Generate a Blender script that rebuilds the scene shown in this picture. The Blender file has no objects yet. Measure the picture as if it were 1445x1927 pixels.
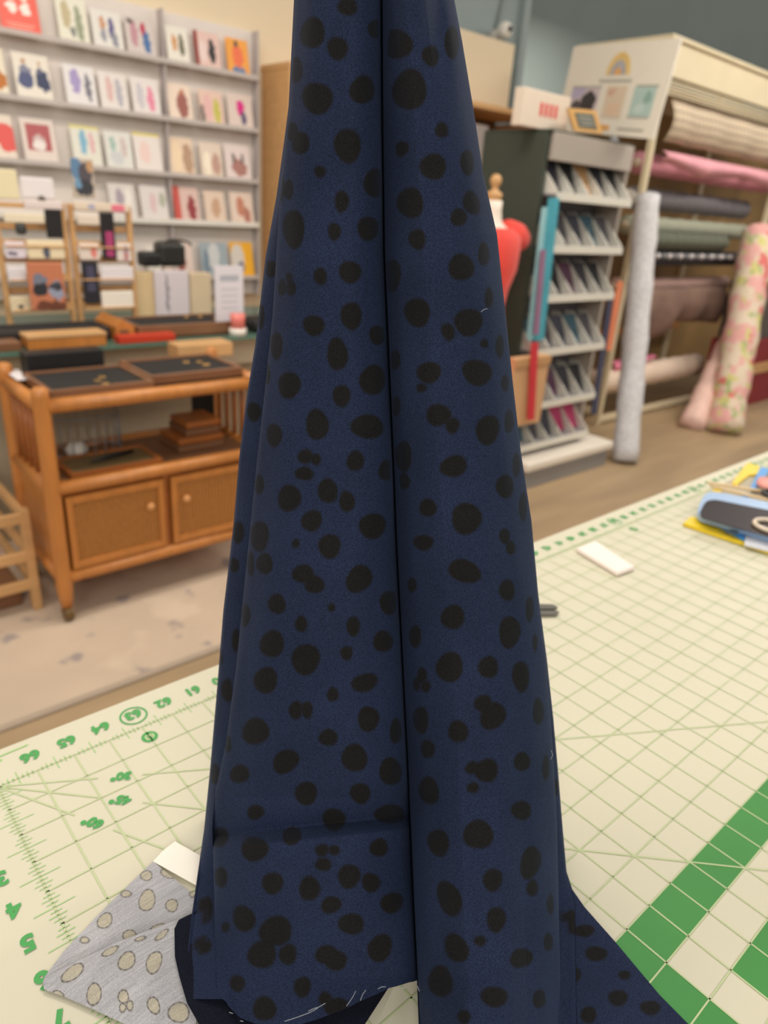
import bpy, bmesh, math, random
import numpy as np
from mathutils import Vector, Matrix
random.seed(5); rng = np.random.default_rng(5)
SC = bpy.context.scene; COL = SC.collection
# ------------------------------------------------------------------ camera
RM = np.array([[0.754800065140818, 0.21511660424974496, -0.6196787137214539], [-0.6524598114231484, 0.3436050511572436, -0.6754493047571355], [0.06762437534710897, 0.914144635927645, 0.39970805403897824]])
CP = np.array([-0.05976689653803697, -0.4337580163871359, 1.2927556257820183]); FPX = 1329.058
cam = bpy.data.cameras.new('camera'); co = bpy.data.objects.new('camera', cam); COL.objects.link(co)
M = Matrix([list(RM[i]) + [CP[i]] for i in range(3)] + [[0, 0, 0, 1]]); co.matrix_world = M
cam.sensor_fit = 'HORIZONTAL'; cam.sensor_width = 36; cam.lens = FPX * 36 / 1445; cam.clip_start = .02; cam.clip_end = 60
cam.dof.use_dof = True; cam.dof.focus_distance = .352; cam.dof.aperture_fstop = 11
SC.camera = co
# ------------------------------------------------------------------ light
def lin(c): return tuple(((v/255)/12.92 if v/255 <= .04045 else ((v/255+.055)/1.055)**2.4) for v in c)
w = bpy.data.worlds.new('world'); SC.world = w; w.use_nodes = True
w.node_tree.nodes['Background'].inputs[0].default_value = (1, .95, .87, 1)
w.node_tree.nodes['Background'].inputs[1].default_value = .46
def area(loc, size, power, rot=(0, 0, 0), c=(1, .92, .82)):
    l = bpy.data.lights.new('ceiling_or_fill_light', 'AREA'); l.energy = power; l.shape = 'RECTANGLE'; l.size, l.size_y = size; l.color = c
    o = bpy.data.objects.new('ceiling_or_fill_light', l); o.location = loc; o.rotation_euler = rot; COL.objects.link(o)
area((1.3, .7, 3.1), (1.2, .3), 18)
area((.9, 1.4, 3.1), (1.2, .3), 26)
area((3.6, .7, 3.1), (1.2, .3), 34)
area((5.4, .9, 3.1), (1.2, .3), 40)
area((6.2, 3.9, 3.1), (1.2, .3), 40)  # fill light added to brighten the far teal wall and the rack
area((-.8, 1.3, 3.1), (1.2, .3), 22)
fr = area((-1.5, -2.6, 3.0), (3.2, 1.8), 88, (math.radians(60), 0, math.radians(-35)), (1, .95, .88))   # broad fill light added behind the camera to brighten upright faces
SC.view_settings.view_transform = 'Standard'; SC.view_settings.look = 'None'; SC.view_settings.exposure = -.1; SC.view_settings.gamma = 1
SC.view_settings.use_curve_mapping = False
# ------------------------------------------------------------------ helpers
TZ = .91; IN = .0254
def ray(x, y): return RM @ np.array([(x-722.5)/FPX, -(y-963.5)/FPX, -1.])
def atz(x, y, z=TZ): d = ray(x, y); return CP + (z-CP[2])/d[2]*d
def aty(x, y, Y): d = ray(x, y); return CP + (Y-CP[1])/d[1]*d
def atx(x, y, X): d = ray(x, y); return CP + (X-CP[0])/d[0]*d
ORG = {}
def mat(name, rgb, rough=.6, var=.08, scale=8, metal=0, bump=0, coat=0, sheen=0, trans=0, alpha=1, stretch=(1, 1, 1), spec=.5, emit=0):
    m = bpy.data.materials.new(name); m.use_nodes = True; nt = m.node_tree; N = nt.nodes; L = nt.links; b = N['Principled BSDF']
    c = lin(rgb); b.inputs['Base Color'].default_value = (*c, 1); b.inputs['Roughness'].default_value = rough; b.inputs['Metallic'].default_value = metal
    b.inputs['Coat Weight'].default_value = coat; b.inputs['Sheen Weight'].default_value = sheen; b.inputs['Transmission Weight'].default_value = trans
    b.inputs['Alpha'].default_value = alpha; b.inputs['Specular IOR Level'].default_value = spec
    if var or bump:
        tc = N.new('ShaderNodeTexCoord'); mp = N.new('ShaderNodeMapping'); mp.inputs[3].default_value = stretch
        L.new(tc.outputs['Object'], mp.inputs[0]); n = N.new('ShaderNodeTexNoise'); n.inputs['Scale'].default_value = scale; n.inputs['Detail'].default_value = 5
        L.new(mp.outputs[0], n.inputs[0]); r = N.new('ShaderNodeMapRange'); r.inputs[3].default_value = 1-var; r.inputs[4].default_value = 1+var
        r.inputs[1].default_value = .25; r.inputs[2].default_value = .75
        L.new(n.outputs[0], r.inputs[0]); x = N.new('ShaderNodeMix'); x.data_type = 'RGBA'; x.blend_type = 'MULTIPLY'; x.inputs[0].default_value = 1
        x.inputs[6].default_value = (*c, 1); L.new(r.outputs[0], x.inputs[7]); L.new(x.outputs[2], b.inputs['Base Color'])
        if bump:
            bp = N.new('ShaderNodeBump'); bp.inputs['Strength'].default_value = bump; bp.inputs['Distance'].default_value = .002
            L.new(n.outputs[0], bp.inputs['Height']); L.new(bp.outputs[0], b.inputs['Normal'])
    return m
def printed(name, rgb, blobs, rough=.5, flip=False, ax='xz'):
    """flat print: soft shapes on a plain sheet, in the sheet's own 0-1 coordinates"""
    m = mat(name, rgb, rough, 0); N = m.node_tree.nodes; L = m.node_tree.links; b = N['Principled BSDF']
    tc = N.new('ShaderNodeTexCoord'); prev = None
    nz = N.new('ShaderNodeTexNoise'); nz.inputs['Scale'].default_value = 7; L.new(tc.outputs['Generated'], nz.inputs[0])
    wv = N.new('ShaderNodeVectorMath'); wv.operation = 'MULTIPLY_ADD'; wv.inputs[1].default_value = (.22, .22, .22); L.new(nz.outputs['Color'], wv.inputs[0]); L.new(tc.outputs['Generated'], wv.inputs[2])
    for bl in blobs:
        cx, cy, rx, ry, c = bl[:5]; rect = len(bl) > 5
        s = N.new('ShaderNodeVectorMath'); s.operation = 'SUBTRACT'; L.new((tc.outputs['Generated'] if rect else wv.outputs[0]), s.inputs[0])
        o = 0 if rect else .11
        s.inputs[1].default_value = (cx+o, 0, cy+o) if ax == 'xz' else ((0, cx+o, cy+o) if ax == 'yz' else (cx+o, cy+o, 0))
        k = N.new('ShaderNodeVectorMath'); k.operation = 'MULTIPLY'; k.inputs[1].default_value = (1/rx, 0, 1/ry) if ax == 'xz' else ((0, 1/rx, 1/ry) if ax == 'yz' else (1/rx, 1/ry, 0)); L.new(s.outputs[0], k.inputs[0])
        if rect:
            a = N.new('ShaderNodeVectorMath'); a.operation = 'ABSOLUTE'; L.new(k.outputs[0], a.inputs[0]); sp = N.new('ShaderNodeSeparateXYZ'); L.new(a.outputs[0], sp.inputs[0])
            mx = N.new('ShaderNodeMath'); mx.operation = 'MAXIMUM'; L.new(sp.outputs[0], mx.inputs[0]); L.new(sp.outputs[1], mx.inputs[1])
            m2 = N.new('ShaderNodeMath'); m2.operation = 'MAXIMUM'; L.new(mx.outputs[0], m2.inputs[0]); L.new(sp.outputs[2], m2.inputs[1]); out = m2.outputs[0]
        else:
            ln = N.new('ShaderNodeVectorMath'); ln.operation = 'LENGTH'; L.new(k.outputs[0], ln.inputs[0]); out = ln.outputs['Value']
        lt = N.new('ShaderNodeMath'); lt.operation = 'LESS_THAN'; lt.inputs[1].default_value = 1; L.new(out, lt.inputs[0])
        x = N.new('ShaderNodeMix'); x.data_type = 'RGBA'; L.new(lt.outputs[0], x.inputs[0]); x.inputs[7].default_value = (*lin(c), 1)
        if prev is None: x.inputs[6].default_value = (*lin(rgb), 1)
        else: L.new(prev, x.inputs[6])
        prev = x.outputs[2]
    if prev is not None: L.new(prev, b.inputs['Base Color'])
    return m
def tag(o, label=None, cat=None, group=None, kind=None):
    if label: o['label'] = label
    if cat: o['category'] = cat
    if group: o['group'] = group
    if kind: o['kind'] = kind
    return o
def link(name, me, m, parent=None, smooth=False, org=None):
    o = bpy.data.objects.new(name, me); COL.objects.link(o)
    if m is not None: me.materials.append(m)
    vs = np.empty(len(me.vertices)*3, 'f'); me.vertices.foreach_get('co', vs); vs = vs.reshape(-1, 3)
    if parent is not None: og = ORG[parent]
    elif org is not None: og = np.array(org, float)
    else: og = np.array([(vs[:, 0].min()+vs[:, 0].max())/2, (vs[:, 1].min()+vs[:, 1].max())/2, vs[:, 2].min()])
    vs = vs-og; me.vertices.foreach_set('co', vs.astype('f').ravel())
    if parent is not None: o.parent = parent
    else: o.location = og
    ORG[o] = og
    if smooth: me.polygons.foreach_set('use_smooth', [True]*len(me.polygons))
    me.update(); return o
def thing(name, label, cat, loc, group=None):
    o = bpy.data.objects.new(name, None); o.empty_display_size = .05; COL.objects.link(o); o.location = loc; ORG[o] = np.array(loc, float)
    return tag(o, label, cat, group)
class B:
    def __init__(s): s.bm = bmesh.new()
    def box(s, lo, hi, bev=0, seg=2):
        t = bmesh.new(); bmesh.ops.create_cube(t, size=1); lo = np.minimum(lo, hi) if False else np.array(lo, float); hi = np.array(hi, float)
        for v in t.verts: v.co = Vector([(lo[i]+hi[i])/2+v.co[i]*abs(hi[i]-lo[i]) for i in range(3)])
        if bev: bmesh.ops.bevel(t, geom=t.edges[:], offset=bev, segments=seg, affect='EDGES', profile=.5)
        s.add(t); return s
    def add(s, t):
        me = bpy.data.meshes.new('t'); t.to_mesh(me); t.free(); s.bm.from_mesh(me); bpy.data.meshes.remove(me)
    def tube(s, pts, r, n=10, caps=True):
        pts = [Vector(p) for p in pts]; rs = r if hasattr(r, '__len__') else [r]*len(pts); rings = []; ref = None
        for i, p in enumerate(pts):
            d = (pts[min(i+1, len(pts)-1)]-pts[max(i-1, 0)]).normalized()
            if ref is None: ref = d.orthogonal().normalized()
            a = (ref-d*ref.dot(d)).normalized(); ref = a; b = d.cross(a)
            rings.append([s.bm.verts.new(p+a*math.cos(2*math.pi*k/n)*rs[i]+b*math.sin(2*math.pi*k/n)*rs[i]) for k in range(n)])
        for A, Bq in zip(rings, rings[1:]):
            for k in range(n): s.bm.faces.new((A[k], A[(k+1) % n], Bq[(k+1) % n], Bq[k]))
        if caps: s.bm.faces.new(rings[0][::-1]); s.bm.faces.new(rings[-1])
        return s
    def loft(s, secs, n=24, caps=True):   # secs: (x,y,z,rx,ry)
        rings = [[s.bm.verts.new((x+rx*math.cos(2*math.pi*k/n), y+ry*math.sin(2*math.pi*k/n), z)) for k in range(n)] for x, y, z, rx, ry in secs]
        for A, Bq in zip(rings, rings[1:]):
            for k in range(n): s.bm.faces.new((A[k], A[(k+1) % n], Bq[(k+1) % n], Bq[k]))
        if caps: s.bm.faces.new(rings[0][::-1]); s.bm.faces.new(rings[-1])
        return s
    def poly(s, pts, th=0, up=(0, 0, 1)):
        f = s.bm.faces.new([s.bm.verts.new(p) for p in pts])
        if th:
            r = bmesh.ops.extrude_face_region(s.bm, geom=[f]); bmesh.ops.translate(s.bm, verts=[e for e in r['geom'] if isinstance(e, bmesh.types.BMVert)], vec=Vector(up)*th)
        return s
    def done(s, name, m, parent=None, smooth=False, org=None, rec=True):
        if rec: bmesh.ops.recalc_face_normals(s.bm, faces=s.bm.faces[:])
        me = bpy.data.meshes.new(name); s.bm.to_mesh(me); s.bm.free(); return link(name, me, m, parent, smooth, org)
def boxo(name, lo, hi, m, parent=None, bev=.003, **k): return B().box(np.minimum(lo, hi), np.maximum(lo, hi), bev).done(name, m, parent, **k)
def pr(x0, y0, x1, y1, Y):      # rectangle on the plane y=Y -> x0,x1,z0,z1
    xm, ym = (x0+x1)/2, (y0+y1)/2
    return aty(x0, ym, Y)[0], aty(x1, ym, Y)[0], aty(xm, y1, Y)[2], aty(xm, y0, Y)[2]
def pbox(name, label, cat, px, Y, dep, m, group=None, parent=None, bev=.004, z0=None):
    a, b, c, d = pr(*px, Y)
    if z0 is not None: c = z0
    o = boxo(name, (a, Y, c), (b, Y+dep, d), m, parent, bev)
    return tag(o, label, cat, group) if parent is None else o
# ------------------------------------------------------------------ materials
cream = mat('cream_paint', (226, 208, 178), .8, .03, 2)
teal = mat('grey_teal_paint', (148, 160, 158), .8, .05, 1.2)
white = mat('white_plastic', (232, 226, 216), .5, .03)
offw = mat('cream_metal', (222, 208, 176), .5, .04)
oak = mat('light_oak', (205, 160, 108), .55, .12, 5, stretch=(1, 6, 6))
honey = mat('honey_wood', (190, 122, 58), .4, .15, 6, stretch=(6, 1, 1), coat=.2)
honeyd = mat('honey_wood_dark', (160, 92, 38), .45, .15, 6, stretch=(1, 1, 6), coat=.2)
brown = mat('brown_wood', (120, 82, 55), .5, .15, 6)
black = mat('black_plastic', (26, 25, 26), .45, .1)
blackv = mat('black_velvet', (30, 28, 28), .8, .15, 20)
dgreen = mat('dark_green_panel', (62, 68, 58), .7, .06, 3)
greyp = mat('grey_panel', (165, 155, 145), .6, .04)
greym = mat('grey_metal', (150, 150, 152), .4, .05, metal=.3)
paper = mat('white_paper', (226, 220, 222), .7, .03)
red = mat('coral_red_knit', (228, 62, 48), .8, .1, 14, sheen=.2)
skinw = mat('white_dress_form_cloth', (236, 222, 208), .8, .04)
# ------------------------------------------------------------------ setting
fl = mat('worn_plank_floor', (164, 140, 108), .55, .25, 2.2, stretch=(.5, 3, 1))
tag(boxo('floor', (-4, -3, -.05), (18, 5.15, 0), fl, bev=0), kind='structure')
WY = 3.0
tag(boxo('wall_back', (-4, WY+.05, 0), (2.75, WY+.2, 3.2), cream, bev=0), kind='structure')
tealL = mat('teal_paint_lit', (150, 162, 162), .8, .04, 1.2)  # same teal, tinted slightly lighter and bluer for the different lighting here
tag(boxo('wall_back_teal', (2.75, WY+.25, 0), (4.215, WY+.4, 3.2), tealL, bev=0), kind='structure')
tag(boxo('wall_side', (4.065, WY+.4, 0), (4.215, 5.0, 3.2), teal, bev=0), kind='structure')
tag(boxo('wall_far', (4.215, 5.0, 0), (18, 5.15, 5.5), teal, bev=0), kind='structure')
tag(boxo('trim_1', (4.19, WY+.2, 0), (4.25, WY+.26, 3.2), tealL, bev=.004), kind='structure')
# rug
def rugmat():
    m = mat('worn_woven_rug', (196, 176, 154), .95, .12, 3, bump=.4); N = m.node_tree.nodes; L = m.node_tree.links; b = N['Principled BSDF']
    prev = b.inputs['Base Color'].links[0].from_socket; tc = N.new('ShaderNodeTexCoord')
    for sc, c, th, seed in ((6, (104, 102, 118), .60, 1), (8, (190, 96, 80), .68, 5), (3, (214, 196, 172), .6, 9)):
        n = N.new('ShaderNodeTexNoise'); n.noise_dimensions = '4D'; n.inputs['W'].default_value = seed; n.inputs['Scale'].default_value = sc; n.inputs['Detail'].default_value = 3; L.new(tc.outputs['Object'], n.inputs[0])
        r = N.new('ShaderNodeMapRange'); r.inputs[1].default_value = th; r.inputs[2].default_value = th+.05; r.inputs[4].default_value = .55; L.new(n.outputs[0], r.inputs[0])
        x = N.new('ShaderNodeMix'); x.data_type = 'RGBA'; L.new(r.outputs[0], x.inputs[0]); L.new(prev, x.inputs[6]); x.inputs[7].default_value = (*lin(c), 1); prev = x.outputs[2]
    L.new(prev, b.inputs['Base Color']); return m
rug = thing('rug', 'faded beige rug with blue grey and red blotches under the wooden cart', 'rug', (0, 1.9, 0))
boxo('rug_body', (-1.6, 1.235, 0), (1.75, 2.6, .008), rugmat(), rug, bev=.002)
boxo('rug_binding', (-1.6, 1.215, 0), (1.75, 1.238, .009), mat('rug_binding', (168, 152, 134), .9, .05), rug, bev=.003)
# ------------------------------------------------------------------ cutting table + mat
tlam = mat('cream_laminate', (232, 222, 200), .5, .02)
tb = thing('cutting_table', 'large cream cutting table carrying the gridded green and cream mat', 'table', (.9, -.45, 0))
boxo('table_top', (-.11, -.92, TZ-.035), (1.80, .040, TZ-.0032), tlam, tb, bev=.003)
for x in (-.06, 1.74):
    for y in (-.86, -.02): boxo('leg', (x, y, 0), (x+.05, y+.05-.02, TZ-.035), offw, tb)
mt = thing('cutting_mat', 'cream gridded cutting mat with green ruler numbers and thick green bands', 'mat', (.8, -.45, TZ-.003))
matm = mat('cream_mat_vinyl', (210, 205, 182), .5, .035, 5, spec=.3)
N = matm.node_tree.nodes
boxo('mat_sheet', (-.105, -.915, TZ-.003), (1.795, .0375, TZ), matm, mt, bev=.001)
gline = mat('mat_line_green', (188, 200, 152), .6, 0); gdark = mat('mat_number_green', (66, 158, 78), .6, 0); gband = mat('mat_band_green', (62, 138, 64), .6, .06, 12)
gtick = mat('mat_tick_green', (150, 200, 120), .6, 0)
def seg(b, p, q, wd, z):
    p = Vector((p[0]*IN, -p[1]*IN, 0)); q = Vector((q[0]*IN, -q[1]*IN, 0)); d = (q-p).normalized(); n = Vector((-d.y, d.x, 0))*wd/2; Z = Vector((0, 0, z))
    b.bm.faces.new([b.bm.verts.new(v+Z) for v in (p-n, q-n, q+n, p+n)])
NX, NY = 66, 33
g = B()
for i in range(0, NX+1): seg(g, (i, 0), (i, NY), .0011, TZ+.0004)
for j in range(0, NY+1): seg(g, (0, j), (NX, j), .0009, TZ+.0004)
for i, ym in ((30, .577), (45, 1), (60, 1.732)):
    gap = {30: (2.2, 3.2), 45: (2.0, 2.8), 60: (1.25, 1.85)}[i]; xm = min(NX, NY/ym)
    seg(g, (0, 0), (gap[0], gap[0]*ym), .0011, TZ+.00042); seg(g, (gap[1], gap[1]*ym), (xm, xm*ym), .0011, TZ+.00042)
tag(g.done('grid_lines', gline, mt), kind='stuff')
g = B()
for i in range(0, NX*8):
    L_ = .28 if i % 8 == 4 else (.13 if i % 2 == 0 else .08)
    if i % 8: seg(g, (i/8, -L_), (i/8, L_), .0006, TZ+.0004)
for i in range(0, NY*8):
    L_ = .45 if i % 8 == 4 else (.2 if i % 2 == 0 else .13)
    if i % 8: seg(g, (-L_, i/8), (L_, i/8), .0005, TZ+.0004)
    elif i: seg(g, (-.05, i/8), (.05, i/8), .0009, TZ+.0004)
tag(g.done('ruler_ticks', gtick, mt), kind='stuff')
def band(rects, m=gband):
    g = B()
    for (a, b_, c, d) in rects:
        g.bm.faces.new([g.bm.verts.new((x*IN, -y*IN, TZ+.0002)) for x, y in ((a, b_), (c, b_), (c, d), (a, d))])
    return g.done('green_band', m, mt)
band([(9, 13, 40, 14), (9, 14, 10, 32)]); band([(11, 15, 38, 16), (11, 16, 12, 30)])
band([(11.95, 15.95, 37, 29)])
def text(s, x, y, size, m, rot=math.pi, off=.0007, parent=mt, name='number'):
    c = bpy.data.curves.new('t', 'FONT'); c.body = s; c.size = size; c.align_x = 'CENTER'; c.align_y = 'CENTER'; c.offset = off; c.resolution_u = 3
    o = bpy.data.objects.new('t', c); COL.objects.link(o); bpy.context.view_layer.update()
    me = bpy.data.meshes.new_from_object(o); bpy.data.objects.remove(o); bpy.data.curves.remove(c)
    me.transform(Matrix.Translation((x, y, TZ+.0006)) @ Matrix.Rotation(rot, 4, 'Z')); return link(name, me, m, parent)
def disc(cx, cy, r0, r1, m, name='marker_ring', n=28):
    g = B(); A = []; C_ = []
    for k in range(n):
        a = 2*math.pi*k/n; A.append(g.bm.verts.new((cx+r1*math.cos(a), cy+r1*math.sin(a), TZ+.0004))); 
        if r0: C_.append(g.bm.verts.new((cx+r0*math.cos(a), cy+r0*math.sin(a), TZ+.0004)))
    if r0:
        for k in range(n): g.bm.faces.new((A[k], A[(k+1) % n], C_[(k+1) % n], C_[k]))
    else: g.bm.faces.new(A)
    return g.done(name, m, mt)
for i in range(1, 60):
    lab = 67-i; x = i*IN
    text(str(lab), x, .68*IN, .013, gdark, off=.0006)
    if lab % 9 == 0:
        disc(x, .62*IN, .36*IN, .42*IN, gdark); disc(x, -.55*IN, 0, .24*IN, gdark, 'marker_disc'); text(str(lab), x, -.55*IN, .008, gline, off=.0002)
for j in range(1, 12): text(str(j), -.72*IN, -j*IN, .0145, gdark, off=.0007)
text('30°', 2.72*IN, -1.56*IN, .010, gdark, math.radians(150), .0006); text('45°', 2.38*IN, -2.36*IN, .010, gdark, math.radians(135), .0006); text('60°', 1.54*IN, -2.66*IN, .010, gdark, math.radians(120), .0006)
g = B(); seg(g, (-1.5, -1.1), (1.1, -1.18), .0012, TZ+.0004); seg(g, (-1.5, -.93), (.35, -.98), .0022, TZ+.0004); g.done('printed_caption', gtick, mt)
# ------------------------------------------------------------------ navy dotted fabric
HF = np.array([.67609, .73721, 0.]); HF /= np.linalg.norm(HF)   # horizontal direction the cloth faces back along
HF = np.array([-RM[0, 2], -RM[1, 2], 0.]); HF /= np.linalg.norm(HF)
def onp_v(x, y, D):
    x, y, D = np.broadcast_arrays(x, y, D); d = np.stack([(x-722.5)/FPX, -(y-963.5)/FPX, -np.ones_like(x)], -1) @ RM.T
    t = D/(d @ HF); return CP + t[..., None]*d
def proj_v(P): Y = (P-CP) @ RM; return 722.5-FPX*Y[..., 0]/Y[..., 2], 963.5+FPX*Y[..., 1]/Y[..., 2], -Y[..., 2]
def curve(t): a = np.array(t, float); return lambda y: np.interp(y, a[:, 1], a[:, 0])
cL = curve([(612, -420), (552, -80), (553, 0), (548, 100), (543, 200), (534, 270), (520, 370), (500, 480), (480, 650), (465, 740), (450, 860), (440, 980), (420, 1150), (408, 1300), (395, 1450), (384, 1560), (371, 1650), (360, 1727), (352, 1800), (352, 2000)])
cF = curve([(616, -420), (557, -80), (556, 0), (551, 100), (546, 200), (541, 230), (525, 400), (513, 590), (500, 720), (480, 900), (462, 1080), (445, 1250), (425, 1400), (405, 1490), (399, 1560), (402, 1640), (405, 1780), (409, 2000)])
cC = curve([(708, -420), (716, -80), (718, 0), (720, 300), (723, 480), (735, 750), (745, 1000), (755, 1200), (765, 1400), (772, 1550), (778, 1700), (785, 1840), (790, 2000)])
cR = curve([(792, -420), (838, -80), (855, 0), (870, 80), (890, 200), (910, 330), (935, 440), (948, 560), (965, 720), (980, 850), (1000, 980), (1012, 1120), (1026, 1240), (1036, 1350), (1043, 1450), (1048, 1550), (1051, 1700), (1053, 1800), (1056, 2000)])
cO = curve([(790, -420), (836, -80), (852, 0), (867, 80), (887, 200), (907, 330), (932, 440), (946, 560), (963, 720), (979, 850), (1000, 980), (1013, 1120), (1029, 1240), (1041, 1350), (1050, 1450), (1058, 1550), (1066, 1640), (1076, 1672), (1082, 1700), (1086, 2000)])
Dy = curve([(.405, -420), (.386, -80), (.38, 0), (.36, 400), (.33, 900), (.285, 1500), (.25, 1700), (.228, 1840), (.198, 1990), (.196, 2010)])
def nodes(y):
    L_, F, C_, R, O = cL(y), cF(y), cC(y), cR(y), cO(y); W = C_-F; V = R-C_; o = np.zeros_like(y)
    s = np.clip((F-L_)/60, 0, 1)
    mid = (1+.0*y)
    pts = [(F+.55*W, .10+o), (L_+.25*W, .094+o), (L_+5, .078+o), (L_, .066+o), (L_+4, .054+o), (F+.02*W, .045+o), (F+.16*W, .046+o), (F+.13*W, .036+o), (F+4, .034+o), (F, .025+o), (F+.05*W, .015+o), (F+.2*W, .003+o), (F+.45*W, -.001+o), (F+.7*W, .000+o), (C_-.14*W, .007+o), (C_-.04*W, .017+o), (C_-2, .030+o), (C_, .055+o), (C_+2, .026+o),
           (C_+.03*V, .017+o), (C_+.13*V, .004+o), (C_+.35*V, -.008+o), (C_+.6*V, -.008+o), (C_+.82*V, .004+o), (C_+.94*V, .018+o), (R, .034+o), (R-.06*V, .047+o), (R-.1*V, .053+o), (R-.02*V, .057+o), (O-1, .064+o), (O, .074+o), (O-5, .086+o), (C_+.5*V, .10+o)]
    return pts
NROW = 860
NSEG = [6, 6, 6, 6, 14, 10, 6, 8, 10, 16, 26, 44, 44, 34, 20, 10, 8, 8, 10, 22, 44, 46, 40, 24, 20, 12, 8, 8, 12, 10, 8, 8]
def hem(x): return np.interp(x, [400, 405, 411, 430, 455, 500, 540, 590, 650, 690, 730, 760, 785], [1815, 1850, 1866, 1892, 1915, 1936, 1934, 1920, 1897, 1877, 1860, 1851, 1845])
def build_cloth():
    uu = []
    for k, n in enumerate(NSEG): uu += [k + i/n for i in range(n)]
    uu.append(len(NSEG)); uu = np.array(uu); U = len(uu)
    yy0 = np.full(1, 1850.); nd = np.array([[p[0][0], p[1][0]] for p in nodes(yy0)])
    xend = np.interp(uu, np.arange(len(nd)), nd[:, 0])
    yend = np.where(uu < 8, 1880, np.where(uu < 17, hem(xend), 1992.))
    t = np.linspace(0, 1, NROW); Yg = -415 + t[:, None]*(yend[None, :]+415)
    K = len(nd); k0 = np.clip(uu.astype(int), 0, K-2); fr = uu-k0
    flat = nodes(Yg.ravel()); NXp = np.stack([np.broadcast_to(p[0], Yg.size).reshape(Yg.shape) for p in flat]); ND = np.stack([np.broadcast_to(p[1], Yg.size).reshape(Yg.shape) for p in flat])
    jj = np.arange(U)
    def g(A, k): k = np.clip(k, 0, K-1); return A[k, :, jj].T
    def cr(A):
        p0, p1, p2, p3 = g(A, k0-1), g(A, k0), g(A, k0+1), g(A, k0+2); f = fr[None, :]
        m1 = (p2-p0)*.5; m2 = (p3-p1)*.5
        # monotone limiter keeps the pleats from overshooting their drawn outline
        d = p2-p1; m1 = np.where(m1*d <= 0, 0, np.sign(d)*np.minimum(abs(m1), 2.2*abs(d))); m2 = np.where(m2*d <= 0, 0, np.sign(d)*np.minimum(abs(m2), 2.2*abs(d)))
        return (2*f**3-3*f**2+1)*p1+(f**3-2*f**2+f)*m1+(-2*f**3+3*f**2)*p2+(f**3-f**2)*m2
    X = cr(NXp); dD = cr(ND); dD = np.where(dD > 0, dD*np.interp(Yg, [1200, 1700, 1990], [1, .75, .55]), dD)
    # the cross tuck low on the left panel
    lx = (X-405)/355.; yf = 1572-37*lx; inl = ((uu > 9) & (uu < 16.6)).astype(float)[None, :]
    up = np.clip(1-(yf-Yg)/90, 0, 1)*(Yg < yf); dn = np.clip(1-(Yg-yf)/26, 0, 1)*(Yg >= yf)
    dD = dD+inl*(.0085*(up**2+0)+.0085*dn**1.2)
    # slow undulation of the hanging cloth
    wv = .0022*np.sin(Yg/170+uu[None, :]*.33)+.0014*np.sin(Yg/83+uu[None, :]*.8+1)+.0010*np.sin(Yg/45-uu[None, :]*.6)
    dD = dD+wv*np.clip((Yg+80)/400, .4, 1)
    # soft dent at the upper right where the cloth is gathered
    dD = dD+.014*np.exp(-((X-822)/30)**2-((Yg+10)/150)**2)
    P = onp_v(X, Yg, Dy(Yg)+dD)
    zmin = TZ+.0075+.0012*np.abs(np.sin(uu*3))[None, :]
    zm = np.broadcast_to(zmin, P[..., 2].shape); k = np.minimum((zm-CP[2])/np.minimum(P[..., 2]-CP[2], -1e-6), 1.)   # cloth that reaches the mat stays on it
    return CP+(P-CP)*k[..., None], uu
def grid_mesh(name, P):
    R_, C_ = P.shape[:2]; idx = np.arange(R_*C_).reshape(R_, C_)
    F = np.stack([idx[:-1, :-1], idx[:-1, 1:], idx[1:, 1:], idx[1:, :-1]], -1).reshape(-1, 4)
    me = bpy.data.meshes.new(name); me.vertices.add(R_*C_); me.vertices.foreach_set('co', P.reshape(-1, 3).astype('f').ravel())
    me.loops.add(F.size); me.loops.foreach_set('vertex_index', F.astype('i').ravel()); me.polygons.add(len(F)); me.polygons.foreach_set('loop_start', np.arange(0, F.size, 4, dtype='i'))
    me.update(calc_edges=True); me.validate(); return me
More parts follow.
